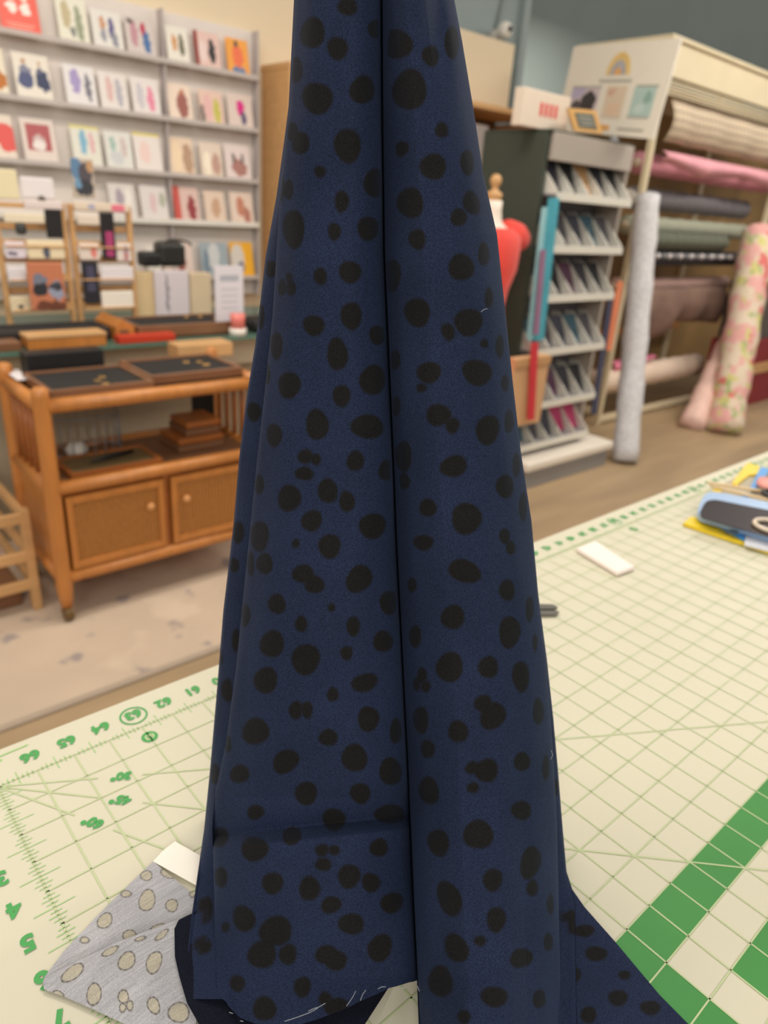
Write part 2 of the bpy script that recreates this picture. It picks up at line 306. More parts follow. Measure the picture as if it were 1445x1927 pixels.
def paint(P, spots, win=110, wob=.055, ringw=None, split=None, soft=.0007):
    """cloth print: each spot is an ellipse on the cloth surface, measured in metres along the cloth's own weave directions"""
    R_, C_ = P.shape[:2]; px, py, dp = proj_v(P); mask = np.zeros((R_, C_), 'f'); ring = np.zeros((R_, C_), 'f')
    gu = np.gradient(P, axis=1); gv = np.gradient(P, axis=0)
    for (cx, cy, rx, ry, *rot) in spots:
        d2 = (px-cx)**2+(py-cy)**2; near = d2 < max(d2.min()*1.5, 12)
        dd = np.where(near, dp, 9); i, j = np.unravel_index(np.argmin(dd), dd.shape)
        e2 = gv[i, j]/np.linalg.norm(gv[i, j]); nrm = np.cross(gu[i, j], e2); nrm = nrm/max(np.linalg.norm(nrm), 1e-9); e1 = np.cross(e2, nrm)
        h = 1e-4; X0, Y0, _ = proj_v(P[i, j]); X1, Y1, _ = proj_v(P[i, j]+h*e1); X2, Y2, _ = proj_v(P[i, j]+h*e2)
        th = math.radians(rot[0]) if rot else 0; Rt = np.array([[math.cos(th), math.sin(th)], [-math.sin(th), math.cos(th)]])
        J = np.diag([1/rx, 1/ry]) @ Rt @ np.array([[X1-X0, X2-X0], [Y1-Y0, Y2-Y0]])/h   # metres on the cloth -> unit disc of the spot
        U_, S_, V_ = np.linalg.svd(J); J = U_ @ np.diag(np.maximum(S_, 1/.0125)) @ V_
        r0, r1 = max(0, i-120), min(R_, i+120); c0, c1 = max(0, j-win), min(C_, j+win)
        if split is not None: c0, c1 = (c0, min(c1, split)) if j < split else (max(c0, split), c1)   # a spot never jumps the pleat
        D = P[r0:r1, c0:c1]-P[i, j]; u = D @ e1; v = D @ e2; ok = (np.linalg.norm(D, axis=-1) < (.02 if split is None else 1.9*max(rx, ry)*dp[i, j]/FPX))
        q0 = J[0, 0]*u+J[0, 1]*v; q1 = J[1, 0]*u+J[1, 1]*v
        if split is not None:
            w_ = Rt @ np.stack([(px[r0:r1, c0:c1]-cx).ravel(), (py[r0:r1, c0:c1]-cy).ravel()]); q0 = (w_[0]/rx).reshape(u.shape); q1 = (w_[1]/ry).reshape(u.shape)
        a = b_ = 1/math.sqrt(abs(np.linalg.det(J)))
        ang = np.arctan2(q1, q0); q = np.hypot(q0, q1)/(1+wob*np.sin(2*ang+cx)*.6+wob*.7*np.sin(3*ang+cy))
        if ringw is None:
            k = np.clip(.5-(q-1)*min(a, b_)/soft/2, 0, 1)*ok; mask[r0:r1, c0:c1] = np.maximum(mask[r0:r1, c0:c1], k)
        else:
            k = np.clip(.5-(q-1)*min(a, b_)/soft/2, 0, 1)*ok; mask[r0:r1, c0:c1] = np.maximum(mask[r0:r1, c0:c1], k)
            kk = np.clip(1.2-np.abs(q-1)*min(a, b_)/ringw, 0, 1)*ok*(.8+.2*np.sin(ang*9+cx)); ring[r0:r1, c0:c1] = np.maximum(ring[r0:r1, c0:c1], kk)
    return mask, ring
def attr(me, nm, a): at = me.attributes.new(nm, 'FLOAT', 'POINT'); at.data.foreach_set('value', a.astype('f').ravel())
def clothmat(name, base, dot, attrn='dots', sheen=.06, warm=None):
    m = mat(name, base, .85, 0, spec=.15); N = m.node_tree.nodes; L = m.node_tree.links; b = N['Principled BSDF']
    b.inputs['Sheen Weight'].default_value = sheen; b.inputs['Sheen Roughness'].default_value = .5; b.inputs['Sheen Tint'].default_value = (.35, .5, .9, 1)
    at = N.new('ShaderNodeAttribute'); at.attribute_name = attrn
    tc = N.new('ShaderNodeTexCoord'); n = N.new('ShaderNodeTexNoise'); n.inputs['Scale'].default_value = 1500; n.inputs['Detail'].default_value = 2; L.new(tc.outputs['Object'], n.inputs[0])
    n2 = N.new('ShaderNodeTexNoise'); n2.inputs['Scale'].default_value = 30; L.new(tc.outputs['Object'], n2.inputs[0])
    r = N.new('ShaderNodeMapRange'); r.inputs[1].default_value = .3; r.inputs[2].default_value = .7; r.inputs[3].default_value = .55; r.inputs[4].default_value = 1.45; L.new(n.outputs[0], r.inputs[0])
    r2 = N.new('ShaderNodeMapRange'); r2.inputs[1].default_value = .3; r2.inputs[2].default_value = .7; r2.inputs[3].default_value = .9; r2.inputs[4].default_value = 1.1; L.new(n2.outputs[0], r2.inputs[0])
    mm = N.new('ShaderNodeMath'); mm.operation = 'MULTIPLY'; L.new(r.outputs[0], mm.inputs[0]); L.new(r2.outputs[0], mm.inputs[1])
    x = N.new('ShaderNodeMix'); x.data_type = 'RGBA'; L.new(at.outputs['Fac'], x.inputs[0]); x.inputs[6].default_value = (*lin(base), 1); x.inputs[7].default_value = (*lin(dot), 1)
    y = N.new('ShaderNodeMix'); y.data_type = 'RGBA'; y.blend_type = 'MULTIPLY'; y.inputs[0].default_value = 1; L.new(x.outputs[2], y.inputs[6]); L.new(mm.outputs[0], y.inputs[7]); L.new(y.outputs[2], b.inputs['Base Color'])
    bp = N.new('ShaderNodeBump'); bp.inputs['Strength'].default_value = .35; bp.inputs['Distance'].default_value = .0003; L.new(n.outputs[0], bp.inputs['Height']); L.new(bp.outputs[0], b.inputs['Normal'])
    return m
DOTS = [(587.5,62,22,27),(635,91,18,21),(654,12,17,17),(557,132,12,22),(597,185,27,28),(681.5,169,22,25),(707,54,14,16),(748,83,26,26),(770.6,169,31,35),(810,105,15,18),(850,80,12,30),(549,247,10,16),(564,269,18,19),(654,274,23,31),(831,245,11,14),(756,280,11,14,20),(602,323,10,10),(815,313.5,24,22,20),(879,306,12,22),(705,345,18,26),(527,350,8,26),(543,357,8,18),(643,379,12,20),(772,382,24,26),(887,382,14,22,-15),(863,409,14,16),(552.5,431,19,34),(629,436,11,16),(692.6,430,18,22),(785,450.5,15,18),(868,503,22,24),(910,478,10,20),
(510,506,11,15),(531,541,7,14),(548,542,8,14),(543.5,522,6,8),(602.6,520,12,15),(658.8,512,20,19),(739,518,14,28),(661,594.5,18,25),(590.5,612.5,19,18),(711,630.5,15,17),(785,588,23,25),(881.6,606.5,24,25),(843,624.5,11,16,-15),(911.7,646.6,7,8),(919.7,560,7,18),(940,652,7,20),(490,594,7,22),(520,650.6,11,24),(634.7,666.7,18,29),(500,703,8,20),(701,715,23,26),(743,677,9,18),(544.4,725,20,23),(807,701,21,19),(793,730,8,8),(897.7,701,27,22,15),(950,721,6,15),(642.7,745,15,20),(478,775,12,17),(745,765,8,17),(596.6,799,20,27),(691,803,29,21),(825,781,21,20),(851.5,801,12,14),(917.7,809,20,27,20),(958,793,8,20),(516,819,13,21),(759,859,15,26),(574.5,859,13,13),(594.6,864.6,9,10),(572.5,891.5,16,12),(668.8,867.4,15,18),(853.5,877.4,25,18,-20),(972,875,7,20),(488,911.6,8,17),(727,885.5,14,17),(761,905.5,9,15),(616.6,923.6,17,22),(544.4,937.6,21,23),(652.8,943.7,14,18),(950,915.6,15,21),(586.5,980,17,20,30),(805,955.7,15,16),(877.6,975.8,27,27),(701,990,24,22),(984,953.7,7,24),
(448,1002,10,20),(488,1009,17,26),(556.5,1022.6,7,8),(620,1028,20,21),(796.5,1021,18,13),(949.4,1009,9,14),(961,1031,8,12),(874,1075,29,20,15),(441,1063.5,8,13),(497.6,1061,14,19),(471.8,1061,6,22),(570.6,1080,20,16),(591.8,1100,17,16),(675.5,1089.4,21,26,30),(954,1110.6,14,18),(775,1101,8,13),(521,1136.5,16,17),(733,1134,18,20),(623.8,1143.5,6,8),(852,1161.4,21,21),(996.5,1146,7,22),(462,1157.6,8,20),(566.8,1174,10,15),(664.7,1178.8,12,17),(958.8,1189.6,19,28),(781,1197.6,10,20),(1006.8,1209,4,16),(511.8,1211.8,21,24),(443.5,1204.7,7,20),(721,1207,18,18),(652,1229,11,12),(575.3,1241,25,27),(415,1237.6,4,12),(845.9,1255.5,24,26),(918.8,1255.5,17,20),(980,1273,15,27),(794,1270.6,8,14),(801,1292,8,10),(784,1287,6,12),(500,1280,21,23),(685.9,1284.7,23,16,-20),(427,1299,10,20),(626,1306.8,10,12),(556.5,1336.5,12,16),(577.6,1336,10,15),(693,1353,18,23),(927,1347,22,25,20),(909,1324,16,15),(1013,1338.8,9,24),(791.8,1355,13,24),(481,1376.5,24,23),(862,1376.5,17,20),(744.7,1376,10,22),(617.6,1388,16,15),(428.5,1400,6,15),(805,1409.4,12,16),(667,1426,22,25),(537.6,1433,25,19,-30),(982,1433,14,17),(915,1450,21,20),(889,1445,13,11),(450.6,1456.5,18,15,-20),(735,1451.8,20,24),(403.5,1456,9,18),(1027,1444.7,6,22),
(576,1493,20,20),(678,1493,18,18),(481,1528.5,15,13),(628.6,1542,20,20),(733.7,1532,28,16),(411.6,1576,18,17),(549,1572.6,16,17),(479,1598,23,22),(606,1599.7,12,11),(628.6,1600,10,9),(608,1626.8,15,11),(713,1595,16,16),(807,1487.8,17,25,-15),(889.7,1482,11,9),(981,1525,17,17),(899.9,1570.6,26,26),(825,1586,18,25,-15),(998,1623.5,18,29,15),(1001.6,1671,10,15),(927,1656,17,20),(845.6,1691,20,32,-25),(933.8,1730.6,17,22),(1035.5,1701.5,6,17),(903,1770.6,11,9),(859,1784,20,26,-30),(981,1803,20,17,-25),(1032,1772.6,8,16),(828.6,1847,22,27),(930,1875.7,24,18),(1015,1880,12,16),(872.7,1913.7,12,12),(415,1650.6,12,18),(513,1662,19,19),(582.5,1672,19,21),(657,1649,20,21),(697.8,1660.8,16,17),(623,1702.8,18,15,-25),(459,1728.6,19,24,-15),(388,1711.6,12,24),(737,1699,20,18,-25),(661,1738.8,22,19),(518.7,1752,29,26),(493,1796,25,25),(541.8,1796,15,19,15),(616,1797,22,17),(632,1808,20,17),(715,1784,21,25,30),(382,1779,15,16),(446.8,1850.6,13,15),(569,1857.4,15,18),(497.7,1898,20,22),(611.6,1879,11,12),(632,1894.7,22,16),(424,1745,7,9),(1068,1250,0.1,.1)]
NAVY = (31, 40, 64); DOT = (23, 22, 21)
navy = clothmat('navy_dotted_cotton', NAVY, DOT); navy_shade = clothmat('navy_shaded_cotton', (20, 23, 36), DOT, sheen=0)  # shade on the hem and lower layer is put into a darker navy
P, uu = build_cloth(); msk, _ = paint(P, [(d[0], d[1], d[2]*1.07+.5, d[3]*1.07+.5)+tuple(d[4:]) for d in DOTS if d[2] > 1], split=int(np.searchsorted(uu, 17)))
hid = [j for j in range(len(uu)) if uu[j] < 3 or uu[j] > 26]
for _k in range(60):       # spots on the folded-away layers
    j = random.choice(hid); i = random.randrange(60, NROW-60); D = P[max(0, i-60):i+60, max(0, j-30):j+30]-P[i, j]; rr = random.uniform(.003, .0065)
    s = msk[max(0, i-60):i+60, max(0, j-30):j+30]; np.maximum(s, np.clip(.5-(np.linalg.norm(D, axis=-1)-rr)/.0014, 0, 1), out=s)
fab = thing('dotted_fabric', 'length of navy blue fabric with black spots hanging in folds down to the mat', 'fabric', (.15, -.27, TZ))
me = grid_mesh('hanging_cloth', P); attr(me, 'dots', msk); link('hanging_cloth', me, navy, fab, smooth=True)
def patch(name, e1, e2, z1, z2, bulge, nu, nv, wave=0, ez=None):
    """surface between two edge curves given on the table top; z raised above it"""
    def rs(e, n):
        e = np.array(e, float); d = np.r_[0, np.cumsum(np.hypot(*np.diff(e, axis=0).T))]; s = np.linspace(0, d[-1], n); return np.stack([np.interp(s, d, e[:, 0]), np.interp(s, d, e[:, 1])], -1)
    A, Bq = rs(e1, nu), rs(e2, nu); k = np.ones(5)/5
    G = np.zeros((nv, nu, 3))
    for v in range(nv):
        t = v/(nv-1)
        for u in range(nu):
            s = u/(nu-1); z = TZ+.0012+z1(s)*(1-t)+z2(s)*t+bulge*math.sin(math.pi*t)*(.3+.7*s)+wave*math.sin(7*s+5*t)*math.sin(math.pi*t)
            p = A[u]*(1-t)+Bq[u]*t; G[v, u] = atz(p[0], p[1], max(z, TZ+.0012))
    return G
# the flare lying on the mat at the right, and the curled lower hem at the left
FE = [(1066, 1640), (1077, 1674), (1100, 1707), (1160, 1775), (1240, 1871), (1300, 1932), (1370, 2010)]
FI = [(1010, 1650), (1010, 1700), (1005, 1780), (1000, 1850), (1000, 1930), (1010, 1990), (1040, 2060)]
G1 = patch('f', FE, FI, lambda s: .0005+.006*(1-s)**3, lambda s: .002, .004, 150, 150, .001)
m1, _ = paint(G1, [(1103,1750,20,12),(1123.6,1793,22,14),(1164,1875.7,18,16),(1225,1894.7,20,14),(1110,1908,16,16),(1175,1832,12,9),(1080,1830,14,16),(1075,1700,8,6)], win=60)
me = grid_mesh('flared_corner', G1); attr(me, 'dots', m1); link('flared_corner', me, navy, fab, smooth=True)
HE = [(368, 1716), (350, 1724), (336, 1731), (328, 1748), (329, 1800), (338, 1840), (352, 1888), (377, 1932), (410, 1985)]
HI = [(420, 1700), (420, 1740), (420, 1760), (425, 1790), (430, 1820), (440, 1860), (450, 1900), (470, 1950), (520, 2000)]
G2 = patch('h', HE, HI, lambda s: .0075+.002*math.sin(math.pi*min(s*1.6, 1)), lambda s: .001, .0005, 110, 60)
me = grid_mesh('curled_hem', G2); attr(me, 'dots', np.zeros(G2.shape[:2])); link('curled_hem', me, navy_shade, fab, smooth=True)
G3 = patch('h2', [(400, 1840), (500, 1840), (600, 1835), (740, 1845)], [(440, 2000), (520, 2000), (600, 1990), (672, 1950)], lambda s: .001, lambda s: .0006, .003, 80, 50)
me = grid_mesh('lower_layer', G3); attr(me, 'dots', np.zeros(G3.shape[:2])); link('lower_layer', me, navy_shade, fab, smooth=True)
# loose white threads at the raw edge
thr = mat('white_thread', (160, 164, 172), .7, 0)
for pts in ([(669,1865),(665,1874),(658,1885),(652,1893)],[(688,1863),(682,1872),(678,1883)],[(711,1861),(718,1857),(726,1857)],[(757,1860),(763,1857)],[(785,1855),(789,1865)],[(536,1922),(560,1914),(584,1905),(598,1897)],[(580,1903),(590,1898),(600,1895),(612,1888)],[(431,1905),(438,1907)],[(1037,1412),(1040,1421),(1036,1429)],[(905,587),(911,582),(917,581)],[(452,1921),(458,1922)]):
    q = [onp_v(np.float64(x), np.float64(y), (Dy(y)-(.012 if y > 1500 else -.008 if x > 1000 else .016))) for x, y in pts]
    for a in q: a[2] = max(a[2], TZ+.003)
    B().tube(q, .00012, 5).done('loose_thread', thr, fab)
# ------------------------------------------------------------------ grey swatch
def greymat():
    m = clothmat('heather_grey_jersey', (172, 171, 175), (176, 169, 152), 'fill', sheen=.1); N = m.node_tree.nodes; L = m.node_tree.links; b = N['Principled BSDF']
    prev = b.inputs['Base Color'].links[0].from_socket; at = N.new('ShaderNodeAttribute'); at.attribute_name = 'ring'
    x = N.new('ShaderNodeMix'); x.data_type = 'RGBA'; L.new(at.outputs['Fac'], x.inputs[0]); L.new(prev, x.inputs[6]); x.inputs[7].default_value = (*lin((84, 80, 78)), 1)
    tc = N.new('ShaderNodeTexCoord'); mp = N.new('ShaderNodeMapping'); mp.inputs[2].default_value = (0, 0, .5); mp.inputs[3].default_value = (60, 900, 60); L.new(tc.outputs['Object'], mp.inputs[0])
    n = N.new('ShaderNodeTexNoise'); n.inputs['Scale'].default_value = 1; n.inputs['Detail'].default_value = 3; L.new(mp.outputs[0], n.inputs[0]); r = N.new('ShaderNodeMapRange'); r.inputs[1].default_value = .3; r.inputs[2].default_value = .7; r.inputs[3].default_value = .86; r.inputs[4].default_value = 1.14; L.new(n.outputs[0], r.inputs[0])
    y = N.new('ShaderNodeMix'); y.data_type = 'RGBA'; y.blend_type = 'MULTIPLY'; y.inputs[0].default_value = 1; L.new(x.outputs[2], y.inputs[6]); L.new(r.outputs[0], y.inputs[7]); L.new(y.outputs[2], b.inputs['Base Color']); return m
gm = greymat()
for n_ in gm.node_tree.nodes:
    if n_.type == 'MAP_RANGE' and abs(n_.inputs[3].default_value-.55) < .01: n_.inputs[3].default_value = .85; n_.inputs[4].default_value = 1.15
sw = thing('grey_swatch', 'folded heather grey jersey swatch with outlined oval spots beside the navy fabric', 'fabric', (.04, -.16, TZ))
GA = patch('a', [(84, 1838), (120, 1790), (200, 1706), (288, 1621)], [(110, 1862), (220, 1850), (330, 1775), (385, 1700)], lambda s: .0008, lambda s: .0008, .0008, 200, 150)
ma, ra = paint(GA, [(274,1644.6,11,9),(277.7,1691,14,21,20),(322.8,1700.7,11,12),(316.7,1634.6,14,8,25),(198,1729,12,16,35),(245,1758,13,11),(237.5,1678.8,10,6),(297,1742,13,5,-20),(158,1766,8,6),(362,1677,5,8)], win=110, ringw=.0005)
me = grid_mesh('lower_fold', GA); attr(me, 'fill', ma); attr(me, 'ring', ra); link('lower_fold', me, gm, sw, smooth=True)
GB = patch('b', [(80, 1848), (84, 1838), (140, 1812), (215, 1775), (335, 1730), (372, 1716)], [(80, 1850), (83, 1862), (122, 1876), (170, 1897), (213, 1917), (290, 1952), (368, 1985)], lambda s: .001+.007*min(1, s*2.5)*(1-max(0, (s-.65)/.35)*.75), lambda s: .001+.001*s, .0025, 240, 170, .0008)
mb, rb = paint(GB, [(137,1826.4,25,11,-38),(239,1805,14,19,42),(290.8,1808,13,22,20),(176.6,1867.5,13,21,12),(231.4,1872,10,12),(243,1889.5,6,9),(230,1893.4,6,8),(288.7,1889,11,16,-15),(335,1902.6,19,19),(207,1787,17,6,-30),(304.5,1756,15,5,-38),(265,1763,10,4,-20),(108,1867.6,10,6,20)], win=110, ringw=.0005)
me = grid_mesh('upper_fold', GB); attr(me, 'fill', mb); attr(me, 'ring', rb); link('upper_fold', me, gm, sw, smooth=True)
GC = patch('c', [(288, 1621), (305, 1602), (329, 1583)], [(372, 1668), (376, 1640), (380, 1612)], lambda s: .0008, lambda s: .0008, .002, 20, 30)
link('white_border', grid_mesh('white_border', GC), mat('white_selvedge', (248, 242, 230), .9, .02), sw, smooth=True)
# ------------------------------------------------------------------ small things on the table
def flat(pts, z0, z1, m, name, parent=None, bev=0):
    b = B(); P0 = [atz(x, y, z0) for x, y in pts]; b.poly([tuple(p) for p in P0], th=z1-z0)
    if bev: bmesh.ops.bevel(b.bm, geom=b.bm.edges[:], offset=bev, segments=2, affect='EDGES')
    return b.done(name, m, parent)
tag(flat([(1083, 1038), (1119, 1024), (1193, 1073), (1160, 1085)], TZ+.001, TZ+.006, mat('white_eraser', (246, 232, 224), .6, .02), 'paper_strip', bev=.001), 'small white rectangular strip lying on the mat behind the fabric', 'strip')
sc_ = thing('thread_snips', 'grey metal tip of snips poking out beside the right edge of the navy fabric', 'scissors', atz(1035, 1152, TZ+.001))
steel = mat('brushed_steel', (120, 118, 112), .35, .05, metal=.7)
flat([(990, 1140), (1040, 1141), (1049, 1146), (1044, 1150), (990, 1151)], TZ+.001, TZ+.004, steel, 'blade', sc_, bev=.0006)
flat([(990, 1153), (1036, 1152), (1052, 1154), (1046, 1160), (990, 1161)], TZ+.001, TZ+.0035, steel, 'blade', sc_, bev=.0006)
# yellow + blue quilting rulers and the phone on top
yel = mat('yellow_plastic', (236, 204, 40), .4, .03); blu = mat('blue_plastic', (64, 150, 220), .4, .03); clr = mat('clear_acrylic', (226, 214, 190), .25, 0, alpha=.55)
yr = thing('yellow_ruler_frame', 'yellow rimmed clear quilting ruler lying under the phone', 'ruler', atz(1400, 1000, TZ))
flat([(1284, 990), (1298, 977), (1445, 1015), (1560, 1046), (1560, 1075), (1445, 1044)], TZ+.0006, TZ+.0055, yel, 'rim', yr, bev=.0008)
flat([(1376, 913), (1405, 875), (1428, 882), (1440, 896), (1408, 899), (1384, 918)], TZ+.0006, TZ+.0055, yel, 'rim', yr, bev=.0008)
flat([(1338, 930), (1345, 920), (1358, 922), (1355, 935)], TZ+.0006, TZ+.0055, yel, 'rim', yr, bev=.0008)
flat([(1320, 960), (1370, 905), (1470, 880), (1560, 1030), (1445, 1012)], TZ+.0008, TZ+.0022, clr, 'clear_plate', yr)
br = thing('blue_ruler_frame', 'blue edged clear template lying across the yellow ruler', 'ruler', atz(1430, 940, TZ+.006))
flat([(1410, 922), (1430, 882), (1448, 886), (1422, 926)], TZ+.006, TZ+.010, blu, 'rim', br, bev=.0008)
flat([(1390, 945), (1398, 934), (1410, 936), (1402, 948)], TZ+.006, TZ+.010, blu, 'rim', br, bev=.0008)
flat([(1350, 992), (1362, 985), (1402, 1004), (1400, 1020)], TZ+.0056, TZ+.0085, blu, 'rim', br, bev=.0008)
flat([(1402, 1012), (1445, 1022), (1500, 1036), (1500, 1052), (1400, 1027)], TZ+.0056, TZ+.0085, mat('frosted_plastic', (226, 228, 236), .4, .02), 'clear_plate', br)
ph = thing('phone', 'dark screened phone in a pale blue case lying on the rulers', 'phone', atz(1400, 970, TZ+.009))
case = mat('pale_blue_case', (158, 186, 222), .35, .03)
def rr(pts, r=.22, n=4):
    out = []; k = len(pts)
    for i in range(k):
        p0, p, p1 = np.array(pts[i-1], float), np.array(pts[i], float), np.array(pts[(i+1) % k], float); la, lb = min(1, 14/np.linalg.norm(p-p0)), min(1, 22/np.linalg.norm(p1-p))
        a, b_ = p+(p0-p)*la, p+(p1-p)*lb
        for j in range(n+1): t = j/n; out.append(tuple((1-t)**2*a+2*t*(1-t)*p+t*t*b_))
    return out
flat(rr([(1325, 934), (1530, 974), (1512, 1040), (1305, 979)]), TZ+.009, TZ+.020, case, 'case', ph, bev=.0015)
flat(rr([(1331, 938), (1526, 977), (1506, 1027), (1311, 973)]), TZ+.0203, TZ+.0212, mat('dark_glass_screen', (48, 36, 40), .15, .1, spec=.6), 'screen', ph)
b = B(); c0 = atz(1452, 990, TZ+.024)
b.tube([c0+np.array([.021*math.cos(a), .021*math.sin(a), 0]) for a in np.linspace(0, 2*math.pi, 33)], .0032, 8, False).done('grip_ring', mat('cream_ring', (222, 206, 184), .35, .03), ph, smooth=True)
flat([(1366, 1002), (1374, 998), (1388, 1001), (1388, 1006), (1376, 1006)], TZ+.0120, TZ+.0135, mat('dark_button', (70, 90, 105), .4, 0), 'side_button', ph)
wd = mat('pale_bamboo', (226, 196, 150), .5, .08)
for k, (a, c) in enumerate((((1330, 908), (1470, 930)), ((1336, 914), (1470, 948)))):
    p, q = atz(*a, TZ+.013), atz(*c, TZ+.014)
    tag(B().tube([p, q], [.002, .0028], 8).done('wooden_skewer', wd, smooth=True), ('thin pale wooden stick, upper of two above the phone', 'thin pale wooden stick, lower of two just above the phone')[k], 'stick')
er = thing('pink_pouch', 'pink handled thing with black ring cut off by the right edge of the frame', 'tool', atz(1450, 915, TZ+.010))
b = B(); c1 = atz(1452, 906, TZ+.022); b.loft([(c1[0], c1[1], TZ+.011+.012*t, .022*math.sin(math.acos(max(-1, 1.6*t-.8)))+.003, .020) for t in (0, .25, .5, .75, 1)], 20).done('pouch_body', mat('salmon_pink_rubber', (232, 160, 150), .5, .05), er, smooth=True)
c2 = atz(1452, 932, TZ+.018); B().tube([c2+np.array([.013*math.cos(a), .013*math.sin(a), .002]) for a in np.linspace(0, 2*math.pi, 25)], .0035, 8, False).done('ring', black, er, smooth=True)
# ------------------------------------------------------------------ rattan cart
CX0, CX1, CY0, CY1 = .475, 1.24, 1.60, 2.0
cart = thing('wooden_cart', 'honey coloured rattan style cart with slatted sides and two woven cabinet doors', 'cart', (.86, 1.8, .008))
def rod(name, a, b_, r, m=honey, par=cart, n=12): return B().tube([a, b_], r, n).done(name, m, par, smooth=True)
for x in (CX0+.03, CX1-.03):
    for y in (CY0+.03, CY1-.03):
        leg = B().tube([(x, y, .06), (x, y, .10), (x, y, .14), (x, y, .16), (x, y, .735), (x, y, .755), (x, y, .762)], [.018, .022, .026, .024, .024, .023, .012], 16).done('post', honey, cart, smooth=True)
        cs = B().tube([(x-.012, y, .033), (x+.012, y, .033)], .025, 18); cs.box((x-.014, y-.004, .03), (x+.014, y+.004, .066), .002).done('caster', mat('dark_brass', (120, 95, 60), .4, .1, metal=.5), leg)
for z, m in ((.705, honey), (.455, honey), (.16, honey)):
    for y in (CY0+.03, CY1-.03): rod('rail', (CX0+.03, y, z), (CX1-.03, y, z), .021, m)
    for x in (CX0+.03, CX1-.03): rod('rail', (x, CY0+.03, z), (x, CY1-.03, z), .021, m)
for x in (CX0+.03, CX1-.03):
    for k in range(5):
        y = CY0+.09+k*.055; rod('side_slat', (x, y, .47), (x, y, .70), .009, honeyd)
boxo('top_panel', (CX0+.03, CY0+.03, .692), (CX1-.03, CY1-.03, .708), brown, cart)
boxo('middle_shelf', (CX0+.03, CY0+.03, .44), (CX1-.03, CY1-.03, .462), brown, cart)
boxo('cabinet_floor', (CX0+.03, CY0+.04, .145), (CX1-.03, CY1-.03, .162), honeyd, cart)
boxo('side_panel', (CX0+.022, CY0+.04, .16), (CX0+.036, CY1-.04, .45), honey, cart)
boxo('side_panel', (CX1-.036, CY0+.04, .16), (CX1-.022, CY1-.04, .45), honey, cart)
boxo('back_panel', (CX0+.03, CY1-.04, .16), (CX1-.03, CY1-.03, .45), honeyd, cart)
boxo('front_frame', (CX0+.03, CY0+.035, .42), (CX1-.03, CY0+.05, .45), honeyd, cart)
boxo('centre_stile', (.846, CY0+.028, .16), (.864, CY0+.05, .45), honeyd, cart)
weave = mat('woven_cane', (182, 124, 62), .6, .25, 120, bump=.8)
for a, b_, kx in ((.535, .842, .79), (.868, 1.175, .915)):
    d = boxo('door', (a, CY0+.026, .185), (b_, CY0+.036, .425), weave, cart)
    for lo, hi in (((a, CY0+.016, .185), (a+.02, CY0+.034, .425)), ((b_-.02, CY0+.016, .185), (b_, CY0+.034, .425)), ((a+.0202, CY0+.016, .185), (b_-.0202, CY0+.034, .207)), ((a+.0202, CY0+.016, .403), (b_-.0202, CY0+.034, .425))):
        boxo('door_frame', lo, hi, honey, d, bev=.0015)
    for k in range(22):
        x = a+.026+k*(b_-a-.052)/21; B().tube([(x, CY0+.024, .205), (x, CY0+.024, .405)], .0035, 6, False).done('cane_strand', weave, d, smooth=True)
    b = B(); b.tube([(kx, CY0+.026, .345), (kx, CY0+.012, .345), (kx, CY0+.004, .345), (kx, CY0-.004, .345)], [.006, .007, .014, .010], 14).done('knob', mat('pale_wood_knob', (212, 150, 92), .4, .05), d, smooth=True)
# trays on the cart
def tray(name, label, x0, x1, y0, y1, z, h=.035, ins=blackv, wood=honeyd, group=None, items=0, tilt=0):
    t = thing(name, label, 'tray', ((x0+x1)/2, (y0+y1)/2, z), group); w_ = .014
    boxo('tray_base', (x0, y0, z), (x1, y1, z+.008), wood, t, bev=.001)
    for lo, hi in (((x0, y0, z), (x1, y0+w_, z+h)), ((x0, y1-w_, z), (x1, y1, z+h)), ((x0, y0+w_, z), (x0+w_, y1-w_, z+h)), ((x1-w_, y0+w_, z), (x1, y1-w_, z+h))): boxo('tray_side', lo, hi, wood, t, bev=.002)
    boxo('dark_insert', (x0+w_, y0+w_, z+.008), (x1-w_, y1-w_, z+h-.006), ins, t, bev=.002)
    for k in range(items):
        x = x0+.04+(x1-x0-.08)*random.random(); y = y0+.04+(y1-y0-.08)*random.random(); B().tube([(x+.010*math.cos(a), y+.010*math.sin(a), z+h-.004) for a in np.linspace(0, 6.28, 13)], .0016, 5, False).done('brass_trinket', mat('brass', (190, 150, 90), .3, 0, metal=.8), t)
    return t
walnut = mat('walnut_tray', (128, 88, 60), .4, .15, 7, stretch=(1, 5, 1), coat=.3)
tray('wooden_tray', 'wooden tray with black lining, left one on the top of the cart', .535, .845, 1.645, 1.90, .7085, wood=walnut, items=3)
tray('wooden_tray', 'wooden tray with black lining, right one on the top of the cart', .855, 1.19, 1.70, 1.95, .7085, wood=walnut, items=4)
o = tag(boxo('black_case', (.56, 1.925, .7085), (.80, 1.995, .79), black), 'flat black case standing behind the left tray on the cart', 'case')
tag(boxo('white_card', (.51, 1.86, .728), (.55, 1.99, .733), paper), 'small white card lying at the back left corner of the cart', 'card')
tag(boxo('wooden_box', (1.08, 1.96, .7255), (1.30, 2.05, .775), oak), 'pale wooden box at the back right of the cart top behind the trays', 'box')
